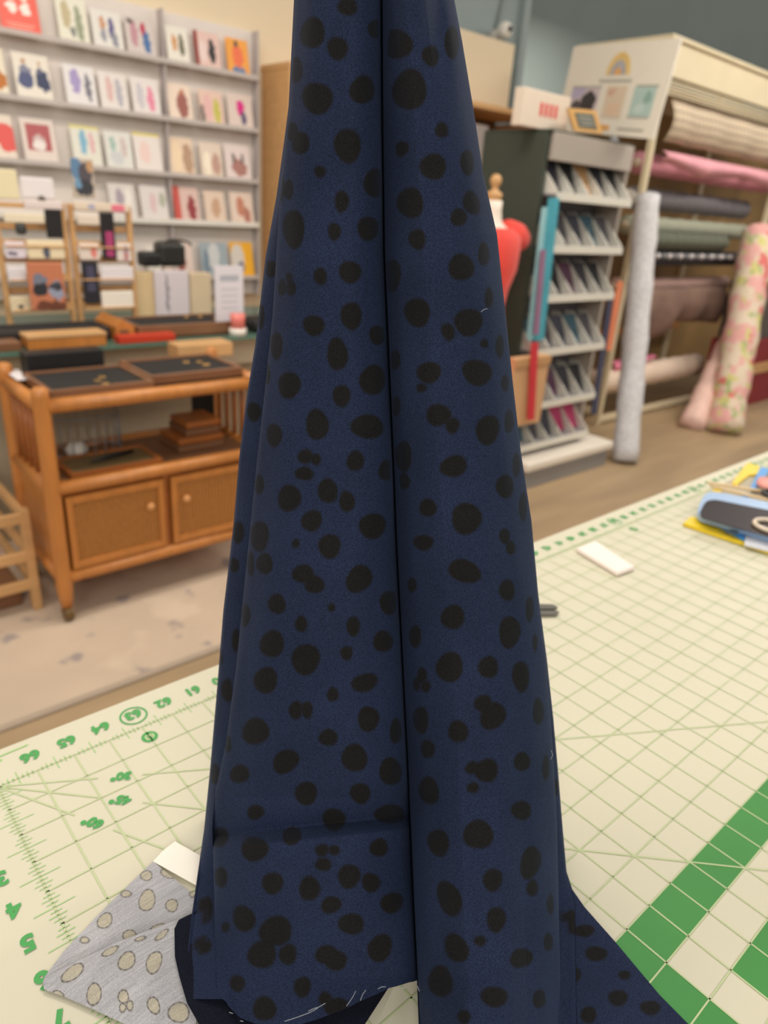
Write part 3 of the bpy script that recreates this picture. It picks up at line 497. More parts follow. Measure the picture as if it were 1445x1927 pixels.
# middle shelf of the cart
tray('shallow_tray', 'shallow tray holding a black knife like tool on the middle shelf of the cart', .57, .86, 1.65, 1.82, .4625, .022, mat('olive_lining', (118, 98, 62), .7, .1), honeyd)
o = B().tube([(.65, 1.71, .492), (.72, 1.725, .494), (.80, 1.745, .492)], [.003, .009, .006], 10).done('black_tool', black, smooth=True); tag(o, 'long black tool lying in the shallow tray on the cart middle shelf', 'tool')
for k in range(4):
    x0 = .99+.006*(k % 2); lab = ('brown wooden plaque at the bottom of the stack on the cart middle shelf', 'brown wooden plaque, second from the bottom of the stack on the cart', 'brown wooden plaque, second from the top of the stack on the cart', 'top brown wooden plaque of the stack on the cart middle shelf')[k]
    tag(boxo('wooden_plaque', (x0-(.04 if k < 2 else 0), 1.72+.01*k, .4625+k*.024), (x0+.13, 1.88, .4625+k*.024+.0225), (brown, honeyd)[k % 2], bev=.004), lab, 'plaque', 'wooden plaques on the cart shelf')
b = B(); cx, cy = .70, 1.88
for z in (.475, .60): b.tube([(cx+.11*math.cos(a), cy+.08*math.sin(a), z) for a in np.linspace(0, 6.283, 33)], .003, 6, False)
for k in range(20):
    a = k*.314; b.tube([(cx+.11*math.cos(a), cy+.08*math.sin(a), .466), (cx+.11*math.cos(a), cy+.08*math.sin(a), .60)], .0018, 5)
tag(b.done('wire_basket', greym, smooth=True), 'round grey wire basket at the back left of the cart middle shelf', 'basket')
tag(B().loft([(.66, 1.86, .463, .03, .03), (.66, 1.86, .49, .035, .035), (.66, 1.86, .51, .02, .02)], 14).done('white_spool', white, smooth=True), 'small white roll inside the wire basket', 'spool')
tag(boxo('black_box', (1.12, 1.93, .4625), (1.2, 1.96, .60), black), 'black box at the back right of the cart middle shelf', 'box')
# slatted wooden floor stand at far left
ls = thing('low_crate', 'pale wooden crate frame standing on the rug left of the cart', 'crate', (.3, 1.95, .008))
for lo, hi in (((.435, 1.74, .009), (.462, 1.775, .36)), ((.435, 2.25, .009), (.462, 2.28, .36)), ((.10, 1.74, .009), (.127, 1.775, .36))): boxo('frame_post', lo, hi, oak, ls)
for z in (.10, .20, .33): boxo('slat', (.12, 1.74, z-.012), (.44, 1.76, z+.022), oak, ls); boxo('slat', (.44, 1.76, z-.012), (.458, 2.25, z+.022), oak, ls)
tag(boxo('dark_basket', (.28, 1.80, .009), (.42, 1.95, .09), brown, bev=.006), 'dark brown box on the rug inside the low wooden crate', 'box')
# ------------------------------------------------------------------ glass counter
gc = thing('display_counter', 'long counter with green edged glass top behind the cart', 'counter', (.9, 2.4, 0))
boxo('counter_body', (-.3, 2.30, .009), (1.98, 2.78, .62), mat('taupe_panel', (168, 154, 130), .7, .04), gc)
boxo('white_shelf', (-.3, 2.24, .62), (1.98, 2.80, .745), mat('counter_white', (214, 198, 172), .5, .04), gc)
boxo('glass_top', (-.35, 2.10, .750), (2.0, 2.82, .764), mat('green_glass', (112, 146, 128), .12, .03, trans=.35), gc, bev=.001)
for x in (-.2, 1.9): boxo('bracket', (x, 2.14, .60), (x+.02, 2.30, .749), greym, gc)
GZ = .7645
tray('black_display_tray', 'long black tray on a wooden base at the left of the glass counter', .50, .93, 2.2, 2.36, GZ, .045, wood=mat('ebony', (46, 42, 40), .5, .1))
tray('display_tray', 'wooden tray with dark lining in the middle of the glass counter', 1.02, 1.45, 2.16, 2.38, GZ, .05, wood=walnut, items=3)
bx = thing('wooden_case', 'light wooden lidded case at the front left of the glass counter', 'box', (.75, 2.13, GZ)); boxo('case_body', (.62, 2.105, GZ), (.88, 2.19, GZ+.035), honey, bx); boxo('case_lid', (.618, 2.103, GZ+.0355), (.882, 2.192, GZ+.048), oak, bx)
tag(boxo('wooden_tray_small', (.5, 2.11, GZ), (.60, 2.19, GZ+.03), walnut), 'small wooden box at the far left front of the glass counter', 'box')
tag(boxo('red_case', (.925, 2.105, GZ), (1.14, 2.155, GZ+.028), mat('red_lacquer', (196, 62, 38), .4, .1)), 'narrow red case on the front edge of the glass counter', 'case')
wz = thing('wooden_block', 'angled honey wood block between the two long counter trays', 'block', (.97, 2.3, GZ)); b = B(); b.poly([(.94, 2.17, GZ), (1.01, 2.17, GZ), (1.01, 2.17, GZ+.05), (.97, 2.17, GZ+.075), (.94, 2.17, GZ+.05)], th=.2, up=(0, 1, 0)).done('block_body', honey, wz); boxo('dark_slot', (.955, 2.166, GZ+.02), (.985, 2.1695, GZ+.04), brown, wz)
jar = thing('small_jar', 'small jar with pink top and white base under the counter notice', 'jar', (1.42, 2.13, GZ))
B().loft([(1.42, 2.13, GZ, .035, .03), (1.42, 2.13, GZ+.028, .036, .03)], 20).done('white_base', white, jar, smooth=True)
B().loft([(1.42, 2.13, GZ+.0285, .03, .026), (1.42, 2.13, GZ+.06, .03, .026), (1.42, 2.13, GZ+.085, .032, .027)], 20).done('pink_body', mat('pink_glass', (232, 130, 120), .3, .05), jar, smooth=True)
o = tag(boxo('black_pouch', (1.50, 2.14, GZ), (1.62, 2.24, GZ+.06), black, bev=.02), 'small black pouch at the right end of the glass counter', 'pouch')
a, b_, c, d = pr(405, 500, 458, 592, 2.2)
sg = thing('counter_notice', 'white printed notice standing upright on the glass counter near the jar', 'sign', ((a+b_)/2, 2.2, GZ))
boxo('notice_sheet', (a, 2.2, GZ+.02), (b_, 2.206, d), printed('notice_print', (222, 218, 224), [(.5, .80, .33, .05, (176, 178, 188), 1), (.5, .62, .3, .015, (190, 190, 198), 1), (.5, .52, .3, .015, (190, 190, 198), 1), (.5, .42, .3, .015, (190, 190, 198), 1), (.5, .32, .3, .015, (190, 190, 198), 1)]), sg, bev=.001)
boxo('notice_foot', (a+.02, 2.18, GZ), (b_-.02, 2.23, GZ+.019), clr, sg)
# slatted display rack on the counter (two bays)
RY = 2.42
def XZ(x, y): p = aty(x, y, RY); return p[0], p[2]
rk = thing('slatted_rack', 'light wood two bay display rack with ledges on the glass counter', 'rack', (.85, RY, GZ))
xa, xb, xc = .655, .905, 1.125
def bar(x0, x1, z0, z1, d=.02, nm='upright', dy=0): return boxo(nm, (x0, RY+dy, z0), (x1, RY+dy+d, z1), oak, rk, bev=.002)
for x in (xa, xb-.024, xb+.004, xc): bar(x-.009, x+.009, GZ, 1.215)
for s, (x0, x1) in enumerate(((xa, xb-.024), (xb+.004, xc))):
    for z in (GZ+.01, .86, .965, 1.08, 1.20): bar(x0+.0095, x1-.0095, z-.008, z+.008, .02, 'crossbar'); 
    for z in (.86, .965, 1.08): boxo('ledge', (x0+.01, RY-.03, z-.014), (x1-.01, RY-.001, z-.0085), oak, rk, bev=.001)
    bar(x0+.0095, x1-.0095, .90, .925, .008, 'back_slat', .022); bar(x0+.0095, x1-.0095, 1.01, 1.035, .008, 'back_slat', .022); bar(x0+.0095, x1-.0095, 1.12, 1.14, .008, 'back_slat', .022)
def item(name, label, cat, px, m, Y=RY-.025, dep=.012, **k): return pbox(name, label, cat, px, Y, dep, m, **k)
item('black_wallet', 'black square leather wallet hanging in the left bay of the rack', 'wallet', (87, 393, 118, 448), blackv)
item('pencil_case', 'tall black and magenta case standing in the right bay of the rack', 'case', (191, 400, 217, 488), printed('magenta_case', (30, 26, 30), [(.55, .33, .28, .27, (170, 62, 112), 1)]))
item('black_case', 'tall black and navy case low in the right bay of the rack', 'case', (157, 492, 187, 572), printed('navy_case', (34, 34, 42), [(.5, .6, .25, .3, (70, 70, 92), 1)]))
item('booklet', 'rust coloured booklet with blue grey shapes low in the left bay', 'booklet', (55, 494, 122, 584), printed('booklet_print', (196, 122, 88), [(.3, .62, .2, .16, (120, 124, 140)), (.3, .45, .22, .14, (44, 46, 52)), (.75, .42, .2, .2, (150, 156, 176)), (.75, .5, .2, .08, (60, 62, 70)), (.6, .1, .5, .1, (110, 62, 44))]), Y=RY-.06)
item('white_card', 'white card with dark curved shape on left ledge of the rack', 'card', (10, 455, 48, 487), printed('card_dark_swoosh', (224, 214, 222), [(.35, .3, .25, .12, (90, 86, 110))]))
item('cream_card', 'cream card with a small blue grey pendant on the left bay ledge', 'card', (52, 452, 122, 488), printed('pendant_card', (232, 216, 180), [(.5, .35, .1, .3, (84, 90, 104))]))
item('white_card', 'white card with red mark on right bay ledge left of magenta case', 'card', (150, 458, 188, 490), printed('redmark', (226, 212, 200), [(.7, .5, .15, .35, (224, 130, 120))]))
item('white_card', 'white card with blue and red figure right of the magenta case', 'card', (220, 458, 248, 492), printed('bluered', (226, 214, 206), [(.6, .4, .15, .4, (190, 130, 130)), (.6, .7, .1, .2, (130, 130, 160))]))
item('white_card', 'plain white card low in the left bay beside the booklet', 'card', (15, 502, 50, 530), paper)
item('cream_card', 'cream card with small dark dot at the bottom left of the rack', 'card', (20, 558, 62, 588), printed('dotcard', (230, 212, 176), [(.45, .35, .12, .15, (70, 60, 60))]))
item('white_card', 'wide white card in the lower right bay beside navy case', 'card', (190, 502, 252, 532), paper)
item('white_card', 'wide white card at the foot of the right bay', 'card', (192, 548, 252, 580), mat('white_card_b', (236, 228, 214), .6, .02))
item('white_strip', 'white label strip across the upper left bay of the rack', 'label', (8, 402, 84, 420), mat('label_white', (230, 216, 190), .6, .03)); item('white_strip', 'white label strip across the upper right bay of the rack', 'label', (146, 405, 188, 424), mat('label_white_b', (222, 208, 190), .6, .03))
item('round_trinket', 'dark round trinket hanging in the left bay', 'trinket', (30, 420, 50, 442), mat('dark_trinket', (60, 62, 60), .4, .2), bev=.01)
item('pink_label', 'white and pink label strip at the top of the right bay', 'label', (140, 382, 244, 398), printed('pinklabel', (224, 206, 186), [(.78, .5, .12, .4, (226, 120, 140), 1), (.3, .5, .06, .3, (170, 170, 190), 1)]))
item('white_label', 'white label strip at the top of the left bay', 'label', (46, 378, 118, 394), mat('lab3', (224, 210, 206), .6, .02))
item('postcard', 'postcard with blue and dark pictures standing on top of the rack', 'card', (136, 298, 178, 372), printed('postcard_print', (190, 176, 160), [(.2, .75, .25, .3, (96, 130, 164)), (.6, .6, .3, .3, (84, 78, 84)), (.5, .25, .4, .2, (60, 60, 66)), (.25, .35, .15, .15, (110, 150, 180)), (.8, .8, .15, .15, (190, 150, 110))]), Y=RY+.003)
item('white_card', 'white card standing on top of the left bay of the rack', 'card', (40, 334, 102, 374), mat('card_w4', (230, 222, 222), .6, .02), Y=RY+.003)
item('cream_card', 'pale yellow card at the very left on top of the rack', 'card', (-20, 318, 34, 374), mat('card_yel', (228, 216, 178), .6, .03), Y=RY+.003)
tag(B().loft([(aty(76, 370, RY)[0], RY+.0-.012, 1.2095-.0+.0, .012, .009), (aty(76, 370, RY)[0], RY-.012, 1.225, .014, .009), (aty(76, 370, RY)[0], RY-.012, 1.235, .006, .006)], 12).done('small_bottle', mat('dark_amber', (78, 62, 44), .4, .1), smooth=True), 'tiny dark amber thing on the top rail of the rack', 'bottle')
# black bag on white stand, boards behind
pbox('display_stand', 'cream board stand right of the rack carrying a black bag', 'stand', (256, 512, 300, 582), 2.5, .05, mat('cream_board', (226, 200, 154), .7, .04), z0=GZ)
pbox('white_leaflet', 'white leaflet with a grey stem and red flower behind the counter tray', 'leaflet', (292, 510, 356, 578), 2.48, .02, printed('leaflet_print', (218, 208, 212), [(.35, .55, .05, .4, (150, 142, 150)), (.62, .06, .22, .1, (176, 84, 80))]), z0=GZ)
pbox('display_block', 'small cream block behind the counter tray next to the leaflet', 'block', (358, 514, 398, 578), 2.5, .05, mat('cream_board2', (216, 194, 162), .7, .06), z0=GZ)
a, b_, c, d = pr(266, 455, 350, 508, 2.5)
bg = thing('black_bag', 'black handbag with flap resting on the cream stands by the card wall', 'bag', ((a+b_)/2, 2.54, c+.012))
boxo('bag_body', (a+.075, 2.49, c+.012), (b_, 2.57, d), mat('black_leather', (34, 33, 30), .35, .15, coat=.2), bg, bev=.02); boxo('bag_base', (a, 2.49, c+.012), (a+.085, 2.56, c+.07), black, bg, bev=.015)
b = B(); b.tube([(a+.1+.065*(1-math.cos(t))*1.0, 2.52, d-.015+.022*math.sin(t)) for t in np.linspace(0, math.pi, 12)], .005, 6).done('handle', black, bg, smooth=True)
# ------------------------------------------------------------------ pattern card wall
pw = thing('card_rack_wall', 'white wall rack with five ledges holding rows of pattern envelopes', 'rack', (.9, WY, .75))
wallw = mat('rack_white', (226, 216, 208), .6, .04)
boxo('back_board', (-1.3, WY+.005, .80), (2.03, WY+.045, 1.99), wallw, pw)
rowz = [1.80, 1.578, 1.352, 1.148, .895]
for k, z in enumerate(rowz):
    boxo('ledge', (-1.3, WY-.060, z-.014), (2.02, WY+.004, z-.004), (mat('ledge_clear', (226, 216, 210), .3, .03, alpha=.5) if k != 3 else white), pw, bev=.002)
    boxo('ledge_lip', (-1.3, WY-.064, z-.014), (2.02, WY-.0605, z+(.006 if k != 3 else .010)), white if k == 3 else mat('lip_clear', (214, 204, 198), .2, 0, alpha=.7), pw, bev=.001)
for x in (1.553, 2.025): boxo('divider', (x-.003, WY-.05, .80), (x+.004, WY+.004, 1.99), mat('divider_grey', (190, 180, 178), .5, .03), pw, bev=.001)
CARDS = [ # row, x0, x1, h, base colour, blobs, label
 (0,.50,.62,.14,(224,218,206),[(.5,.5,.2,.3,(170,160,170))],'white pattern envelope at the top left beside the red one'),
 (0,.66,.80,.14,(222,206,190),[(.4,.5,.2,.3,(190,150,130))],'pale envelope with brown figure in top row at far left'),
 (0,.90,1.045,.155,(232,100,84),[(.32,.78,.13,.13,(244,230,220)),(.68,.78,.13,.13,(244,230,220)),(.32,.5,.13,.13,(244,230,220)),(.68,.5,.13,.13,(244,230,220)),(.5,.18,.35,.012,(240,170,150),1),(.5,.12,.3,.012,(240,170,150),1)],'red envelope with white circles at the top left of the wall'),
 (0,1.115,1.235,.15,(226,222,204),[(.3,.6,.14,.3,(190,176,140)),(.7,.45,.12,.38,(150,156,130)),(.45,.25,.1,.12,(130,130,126))],'white envelope with olive figures, right of the red one'),
 (0,1.25,1.375,.13,(224,220,212),[(.35,.65,.1,.2,(200,150,120)),(.65,.55,.1,.28,(96,90,136)),(.35,.35,.1,.2,(150,150,160)),(.72,.3,.1,.2,(140,140,150))],'white envelope with a figure in purple, top row'),
 (0,1.39,1.515,.13,(208,196,190),[(.3,.55,.12,.35,(190,140,150)),(.62,.72,.1,.18,(186,50,80)),(.72,.4,.13,.28,(70,110,160)),(.2,.88,.12,.06,(90,80,76))],'grey envelope with a figure in red top and blue skirt'),
 (0,1.57,1.675,.13,(230,224,212),[(.35,.55,.12,.22,(206,150,96)),(.68,.5,.12,.3,(110,104,80))],'white envelope with orange and olive figures, top row'),
 (0,1.705,1.83,.135,(224,190,180),[(.06,.5,.08,.6,(140,44,36),1),(.68,.5,.14,.32,(44,40,42)),(.3,.45,.14,.3,(230,206,200))],'pink envelope with dark red edge and a black figure'),
 (0,1.865,1.98,.135,(236,160,62),[(.45,.85,.08,.1,(60,56,60)),(.5,.5,.26,.3,(232,112,70)),(.5,.12,.3,.1,(90,120,160))],'orange envelope with coral figure at the right of the top row'),
 (1,.70,.90,.15,(228,218,196),[(.85,.35,.14,.2,(186,110,30))],'cream envelope with amber shape cut off by the left edge'),
 (1,.93,1.065,.15,(230,222,208),[(.3,.62,.16,.12,(130,130,150)),(.3,.42,.22,.2,(76,84,122)),(.75,.6,.16,.1,(100,100,124)),(.78,.42,.2,.2,(52,60,92)),(.3,.82,.06,.07,(190,150,120)),(.74,.8,.06,.07,(190,150,120))],'white envelope with two figures in navy skirts, second row'),
 (1,1.12,1.245,.14,(228,224,222),[(.35,.6,.16,.3,(164,150,196)),(.75,.5,.1,.34,(120,118,130))],'white envelope with lilac and grey figures, second row'),
 (1,1.26,1.38,.135,(228,220,214),[(.35,.55,.12,.36,(216,180,176)),(.7,.5,.12,.36,(180,176,184))],'white envelope with pale pink and grey figures, second row'),
 (1,1.40,1.525,.135,(228,220,216),[(.3,.5,.12,.36,(200,194,200)),(.68,.45,.13,.32,(228,140,164))],'white envelope with pink figure at the right, second row'),
 (1,1.565,1.68,.135,(234,214,196),[(.6,.45,.24,.38,(156,94,84)),(.6,.78,.1,.1,(190,120,90))],'cream envelope with brown robed figure, second row'),
 (1,1.72,1.84,.13,(228,196,180),[(.35,.5,.18,.4,(226,180,176)),(.72,.42,.15,.36,(196,188,84)),(.1,.3,.08,.3,(110,100,96))],'peach envelope with yellow green skirt, second row'),
 (1,1.865,2.0,.135,(222,204,194),[(.52,.62,.15,.24,(214,20,130)),(.62,.3,.1,.2,(80,70,110))],'pale envelope with bright magenta top at row end'),
 (2,.66,.90,.15,(230,216,200),[(.88,.5,.18,.3,(226,90,84))],'cream envelope with red shape cut off, third row'),
 (2,.93,1.06,.15,(226,212,202),[(.5,.58,.36,.3,(178,90,92),1),(.5,.5,.2,.14,(206,180,176)),(.5,.4,.2,.12,(236,226,220))],'white bordered envelope with a dusty red picture, third row'),
 (2,1.125,1.245,.145,(226,224,210),[(.4,.6,.12,.3,(130,180,206)),(.72,.6,.1,.28,(222,180,180)),(.5,.97,.5,.03,(224,212,120),1)],'envelope with pale blue and pink figures and yellow top, third row'),
 (2,1.265,1.385,.14,(224,222,214),[(.3,.65,.1,.22,(164,190,180)),(.7,.6,.12,.26,(206,190,186)),(.4,.3,.25,.18,(206,206,206))],'white envelope with faint sage figure, third row'),
 (2,1.395,1.52,.145,(232,222,216),[(.4,.5,.2,.3,(236,206,198)),(.5,.97,.5,.03,(226,208,90),1)],'white envelope with yellow top edge, third row'),
 (2,1.56,1.68,.145,(230,206,180),[(.3,.5,.2,.4,(240,214,180)),(.75,.45,.2,.4,(182,146,120))],'tan envelope with two soft figures, third row'),
 (2,1.715,1.83,.14,(226,208,190),[(.3,.4,.15,.35,(246,232,210)),(.7,.4,.2,.3,(190,150,134))],'beige envelope left of the pale figures at the third row end'),
 (2,1.845,1.985,.145,(228,212,208),[(.55,.35,.3,.24,(172,120,110)),(.35,.6,.06,.14,(90,80,76)),(.7,.6,.06,.14,(90,80,76))],'white envelope with a group of three figures, third row end'),
 (3,1.265,1.385,.14,(222,214,208),[(.4,.5,.16,.35,(168,156,166)),(.75,.6,.1,.3,(240,232,224))],'white envelope with mauve grey figure, fourth row'),
 (3,1.41,1.54,.14,(224,216,212),[(.45,.5,.12,.3,(220,190,190)),(.8,.6,.12,.2,(180,180,160))],'white envelope with faint pink figure, fourth row'),
 (3,1.57,1.70,.145,(222,190,180),[(.1,.5,.16,.6,(202,84,74),1),(.7,.4,.16,.34,(150,56,60))],'envelope with a dark red dress and red spine, fourth row'),
 (3,1.73,1.84,.135,(228,204,184),[(.55,.5,.22,.3,(200,160,130))],'beige envelope with tan figure, fourth row'),
 (3,1.87,2.0,.14,(230,208,192),[(.45,.55,.18,.3,(196,130,104)),(.7,.3,.15,.25,(182,120,104))],'beige envelope with rust patterned figure, fourth row end'),
 (4,1.50,1.66,.15,(226,204,192),[(.6,.5,.14,.4,(158,94,84))],'pink envelope with brown figure above the counter leaflet'),
 (4,1.42,1.49,.13,(232,222,212),[],'plain white envelope behind the black bag'),
 (4,1.70,1.85,.15,(160,172,178),[(.5,.6,.2,.4,(206,206,206)),(.2,.4,.12,.4,(120,136,150))],'blue grey envelope with white figure, bottom row'),
 (4,1.87,2.0,.155,(240,176,40),[(.3,.5,.3,.45,(214,206,196)),(.45,.3,.12,.16,(92,98,130))],'bright yellow envelope at the bottom right of the wall')]
for k, (r, x0, x1, h, base, bl, lab) in enumerate(CARDS):
    z = rowz[r]-.0035; o = boxo('pattern_envelope', (x0, WY-.052, z), (x1, WY-.048, z+h*1.1), printed('envelope_print', base, bl), bev=.001, org=((x0+x1)/2, WY-.048, z))
    o.rotation_euler = (-math.radians(12), 0, 0); tag(o, lab, 'pattern', 'pattern envelopes on the wall rack')
# ------------------------------------------------------------------ tall bookcase behind the fabric
bc = thing('bookcase', 'long light wood bookcase behind the hanging navy fabric', 'bookcase', (3.1, 2.9, 0))
boxo('side_panel', (2.10, 2.80, 0), (2.13, 3.04, 1.84), oak, bc); boxo('side_panel', (4.0, 2.86, 0), (4.03, 3.2, 1.82), oak, bc)
boxo('top_board', (2.10, 2.80, 1.8405), (4.05, 3.2, 1.87), oak, bc); boxo('back_board', (2.13, 3.17, 0), (4.0, 3.19, 1.84), mat('bookcase_back', (110, 78, 50), .7, .1), bc)
for z in (.05, .42, .80, 1.16, 1.5): boxo('shelf', (2.131, 2.82, z), (3.999, 3.168, z+.025), oak, bc)
tag(boxo('magenta_folder', (2.14, 2.83, 1.526), (2.17, 3.0, 1.80), mat('magenta_card', (190, 70, 100), .6, .1)), 'magenta folder on the top shelf at the left end of the bookcase', 'folder')
tag(boxo('purple_folder', (2.175, 2.84, 1.526), (2.2, 3.0, 1.815), mat('purple_card', (92, 44, 70), .6, .1)), 'dark purple folder next to the magenta one on the bookcase', 'folder')
a, b_, c, d = pr(866, 62, 962, 228, 3.05)
tag(boxo('cream_board', (a-.2, 3.05, 1.8705), (b_, 3.08, 2.262), cream), 'large plain cream board standing on top of the bookcase', 'board')
pbox('grey_bag', 'grey cloth bag on the upper shelf at the right end of the bookcase', 'bag', (880, 232, 920, 288), 2.9, .15, mat('grey_cloth', (170, 160, 156), .8, .1), bev=.02, z0=1.5255)
# security camera
pc = aty(950, 57, 3.12)
cm = thing('security_camera', 'white dome security camera with black lens at the top of the wall corner', 'camera', pc)
b = B(); t = bmesh.new(); bmesh.ops.create_uvsphere(t, u_segments=24, v_segments=14, radius=.048, matrix=Matrix.Translation(pc)); b.add(t); b.done('housing', white, cm, smooth=True)
B().tube([pc+np.array([-.004, -.040, .002]), pc+np.array([-.006, -.052, .003])], [.02, .015], 16).done('lens', black, cm, smooth=True)
B().tube([pc+np.array([.0, .03, .0]), pc+np.array([.03, .09, -.02]), pc+np.array([.04, .13, -.02])], [.03, .034, .045], 16).done('mount', white, cm, smooth=True)
B().tube([pc+np.array([.045, .115, .02]), pc+np.array([.11, .115, .3]), pc+np.array([.11, .115, .6])], .012, 10).done('conduit', tealL, cm, smooth=True)
# ------------------------------------------------------------------ dress forms
def form(name, label, cx, cy, zt, body, dress, s=1):
    f = thing(name, label, 'mannequin', (cx, cy, 0)); q = lambda dz, rx, ry: (cx, cy, zt+dz*s, rx*s, ry*s)
    B().loft([q(-.05, .028, .028), q(-.028, .034, .034), q(-.02, .030, .030), q(-.012, .014, .014), q(-.002, .012, .012), q(.012, .021, .021), q(.028, .024, .024), q(.043, .018, .018), q(.05, .006, .006)], 20).done('neck_finial', oak, f, smooth=True)
    B().loft([q(-.62, .12, .10), q(-.56, .115, .09), q(-.48, .10, .08), q(-.40, .115, .09), q(-.32, .145, .11), q(-.24, .155, .10), q(-.19, .15, .085), q(-.165, .12, .07), q(-.15, .075, .055), q(-.13, .045, .045), q(-.09, .037, .038), q(-.05, .037, .038)], 28).done('torso', body, f, smooth=True)
    if dress:
        B().loft([q(-1.0, .15, .13), q(-.75, .145, .12), q(-.60, .14, .11), q(-.48, .112, .09), q(-.40, .127, .10), q(-.32, .156, .12), q(-.24, .172, .112), q(-.20, .176, .105), q(-.175, .165, .09), q(-.155, .115, .075)], 28, False).done('dress', dress, f, smooth=True)
        for sx in (-1, 1):
            b = B(); b.tube([(cx+sx*.06*s, cy, zt-.178*s), (cx+sx*.12*s, cy, zt-.182*s), (cx+sx*.18*s, cy, zt-.192*s), (cx+sx*.225*s, cy, zt-.206*s), (cx+sx*.25*s, cy, zt-.216*s)], [.050*s, .064*s, .062*s, .045*s, .016*s], 18).done('cap_sleeve', dress, f, smooth=True)
    B().tube([(cx, cy, .03), (cx, cy, zt-.6*s)], .015, 12).done('stand_pole', greym, f, smooth=True)
    B().loft([(cx, cy, 0, .16, .16), (cx, cy, .015, .16, .16), (cx, cy, .03, .05, .05)], 24).done('stand_base', black, f, smooth=True)
    return f
p1 = aty(930, 355, 1.72); form('dress_form', 'white dress form wearing a coral red cap sleeved dress beside the fabric', p1[0]+.005, 1.72, 1.385, skinw, red)
p2 = aty(942, 290, 2.25); form('dress_form', 'dark dress form with pale wooden neck cap behind the red dressed one', p2[0], 2.25, 1.55, mat('black_dress_form', (26, 26, 34), .8, .1), None)
# ------------------------------------------------------------------ notions display
DY = 1.70
nd_ = thing('notions_display', 'tall dark green and grey display with clear pocket rows of notions', 'display', (3.05, 1.9, 0))
boxo('side_panel', (2.71, DY+.02, .05), (2.735, 2.09, 1.625), dgreen, nd_); boxo('side_panel', (3.365, DY+.02, .05), (3.39, 2.09, 1.625), greyp, nd_)
boxo('back_board', (2.736, 2.05, .05), (3.364, 2.075, 1.625), greyp, nd_); boxo('inner_board', (2.736, 1.86, .12), (3.364, 1.87, 1.5), mat('peg_grey', (112, 108, 112), .6, .06), nd_)
boxo('top_board', (2.71, DY+.01, 1.6255), (3.39, 2.09, 1.635), dgreen, nd_)
boxo('header', (2.735, DY-.005, 1.515), (3.365, DY+.02, 1.625), mat('header_grey', (172, 162, 152), .6, .03), nd_)
boxo('base_tray', (2.72, 1.56, .10), (3.50, 2.06, .145), mat('base_white', (236, 226, 212), .4, .02), nd_, bev=.01); boxo('base_plinth', (2.74, 1.58, 0), (3.48, 2.04, .0995), greym, nd_)
ROWZ = [1.385, 1.165, .945, .69, .42, .205]
fin = mat('frosted_divider', (222, 218, 206), .4, .03); pock = mat('clear_pocket', (190, 190, 192), .25, .02, alpha=.6)
pk = [mat('dark_packet_%d' % i, c, .5, .25, 30) for i, c in enumerate([(52, 50, 60), (70, 70, 84), (40, 40, 44), (58, 96, 112), (96, 60, 84), (84, 82, 88)])]
pink = mat('magenta_packet', (196, 62, 112), .5, .15, 30); tanp = mat('tan_packet', (198, 156, 110), .5, .15, 30)
names = ['top', 'second', 'third', 'fourth', 'fifth', 'bottom']; ordn = ['leftmost', 'second from left', 'middle', 'second from right', 'rightmost']
for r, z in enumerate(ROWZ):
    sh = boxo('pocket_shelf', (2.745, 1.655, z-.012), (3.355, 1.858, z-.002), mat('shelf_grey', (150, 146, 148), .4, .03) if r == 0 else bpy.data.materials['shelf_grey'], nd_, bev=.002)
    boxo('shelf_lip', (2.745, 1.648, z-.030), (3.355, 1.6545, z+.004), fin, sh, bev=.002)
    for k in range(6):
        x = 2.752+k*.1195; b = B(); b.poly([(x, 1.66, z-.0015), (x, 1.85, z-.0015), (x, 1.85, z+.15), (x, 1.80, z+.15), (x, 1.66, z+.012)], th=.007, up=(1, 0, 0)); b.done('divider', fin, sh)
    for k in range(5):
        x = 2.768+k*.1195; m = pk[(r*3+k*2) % 6]
        if r == 5 and k in (3, 4): m = pink
        if r == 0 and k == 2: m = tanp
        cname = {'magenta_packet': 'magenta'}.get(m.name, 'tan' if m is tanp else 'dark')
        o = boxo('notion_packet', (x, 1.72, z-.0015), (x+.100, 1.735, z+.145), m, bev=.003, org=(x+.046, 1.735, z-.0015)); o.rotation_euler = (-.42, 0, 0)
        tag(o, '%s packet in the %s pocket of the %s row on the display' % (cname, ordn[k], names[r]), 'packet', 'packets in the display pockets')
# ribbons clipped to the left of the display
tq = mat('turquoise_ribbon', (72, 160, 178), .6, .2, 20, stretch=(1, 1, .3)); tql = mat('pale_turquoise_ribbon', (150, 200, 206), .6, .15, 20)
def strip(name, label, p0, p1, wpx, Y, m, grp=None):
    a0, a1 = aty(p0[0]-wpx/2, p0[1], Y), aty(p0[0]+wpx/2, p0[1], Y); b0, b1 = aty(p1[0]-wpx/2, p1[1], Y), aty(p1[0]+wpx/2, p1[1], Y); b = B(); b.poly([tuple(a0), tuple(a1), tuple(b1), tuple(b0)], th=.01, up=(0, 1, 0)); return tag(b.done(name, m), label, 'ribbon', grp)
strip('ribbon', 'turquoise ribbon bundle hanging at the left edge of the notions display', (1044, 372), (1014, 640), 18, 1.635, tq)
strip('ribbon', 'pale turquoise ribbon bundle hanging left of the turquoise one', (1030, 390), (1000, 640), 14, 1.64, tql)
strip('ribbon', 'mauve ribbon hanging between the turquoise ribbon bundles', (1024, 470), (1010, 630), 7, 1.622, mat('mauve_ribbon', (150, 110, 140), .6, .1))
strip('ribbon', 'red ribbon hanging in front of the cardboard box', (1008, 645), (1000, 790), 11, 1.578, mat('red_ribbon', (206, 50, 62), .6, .08))
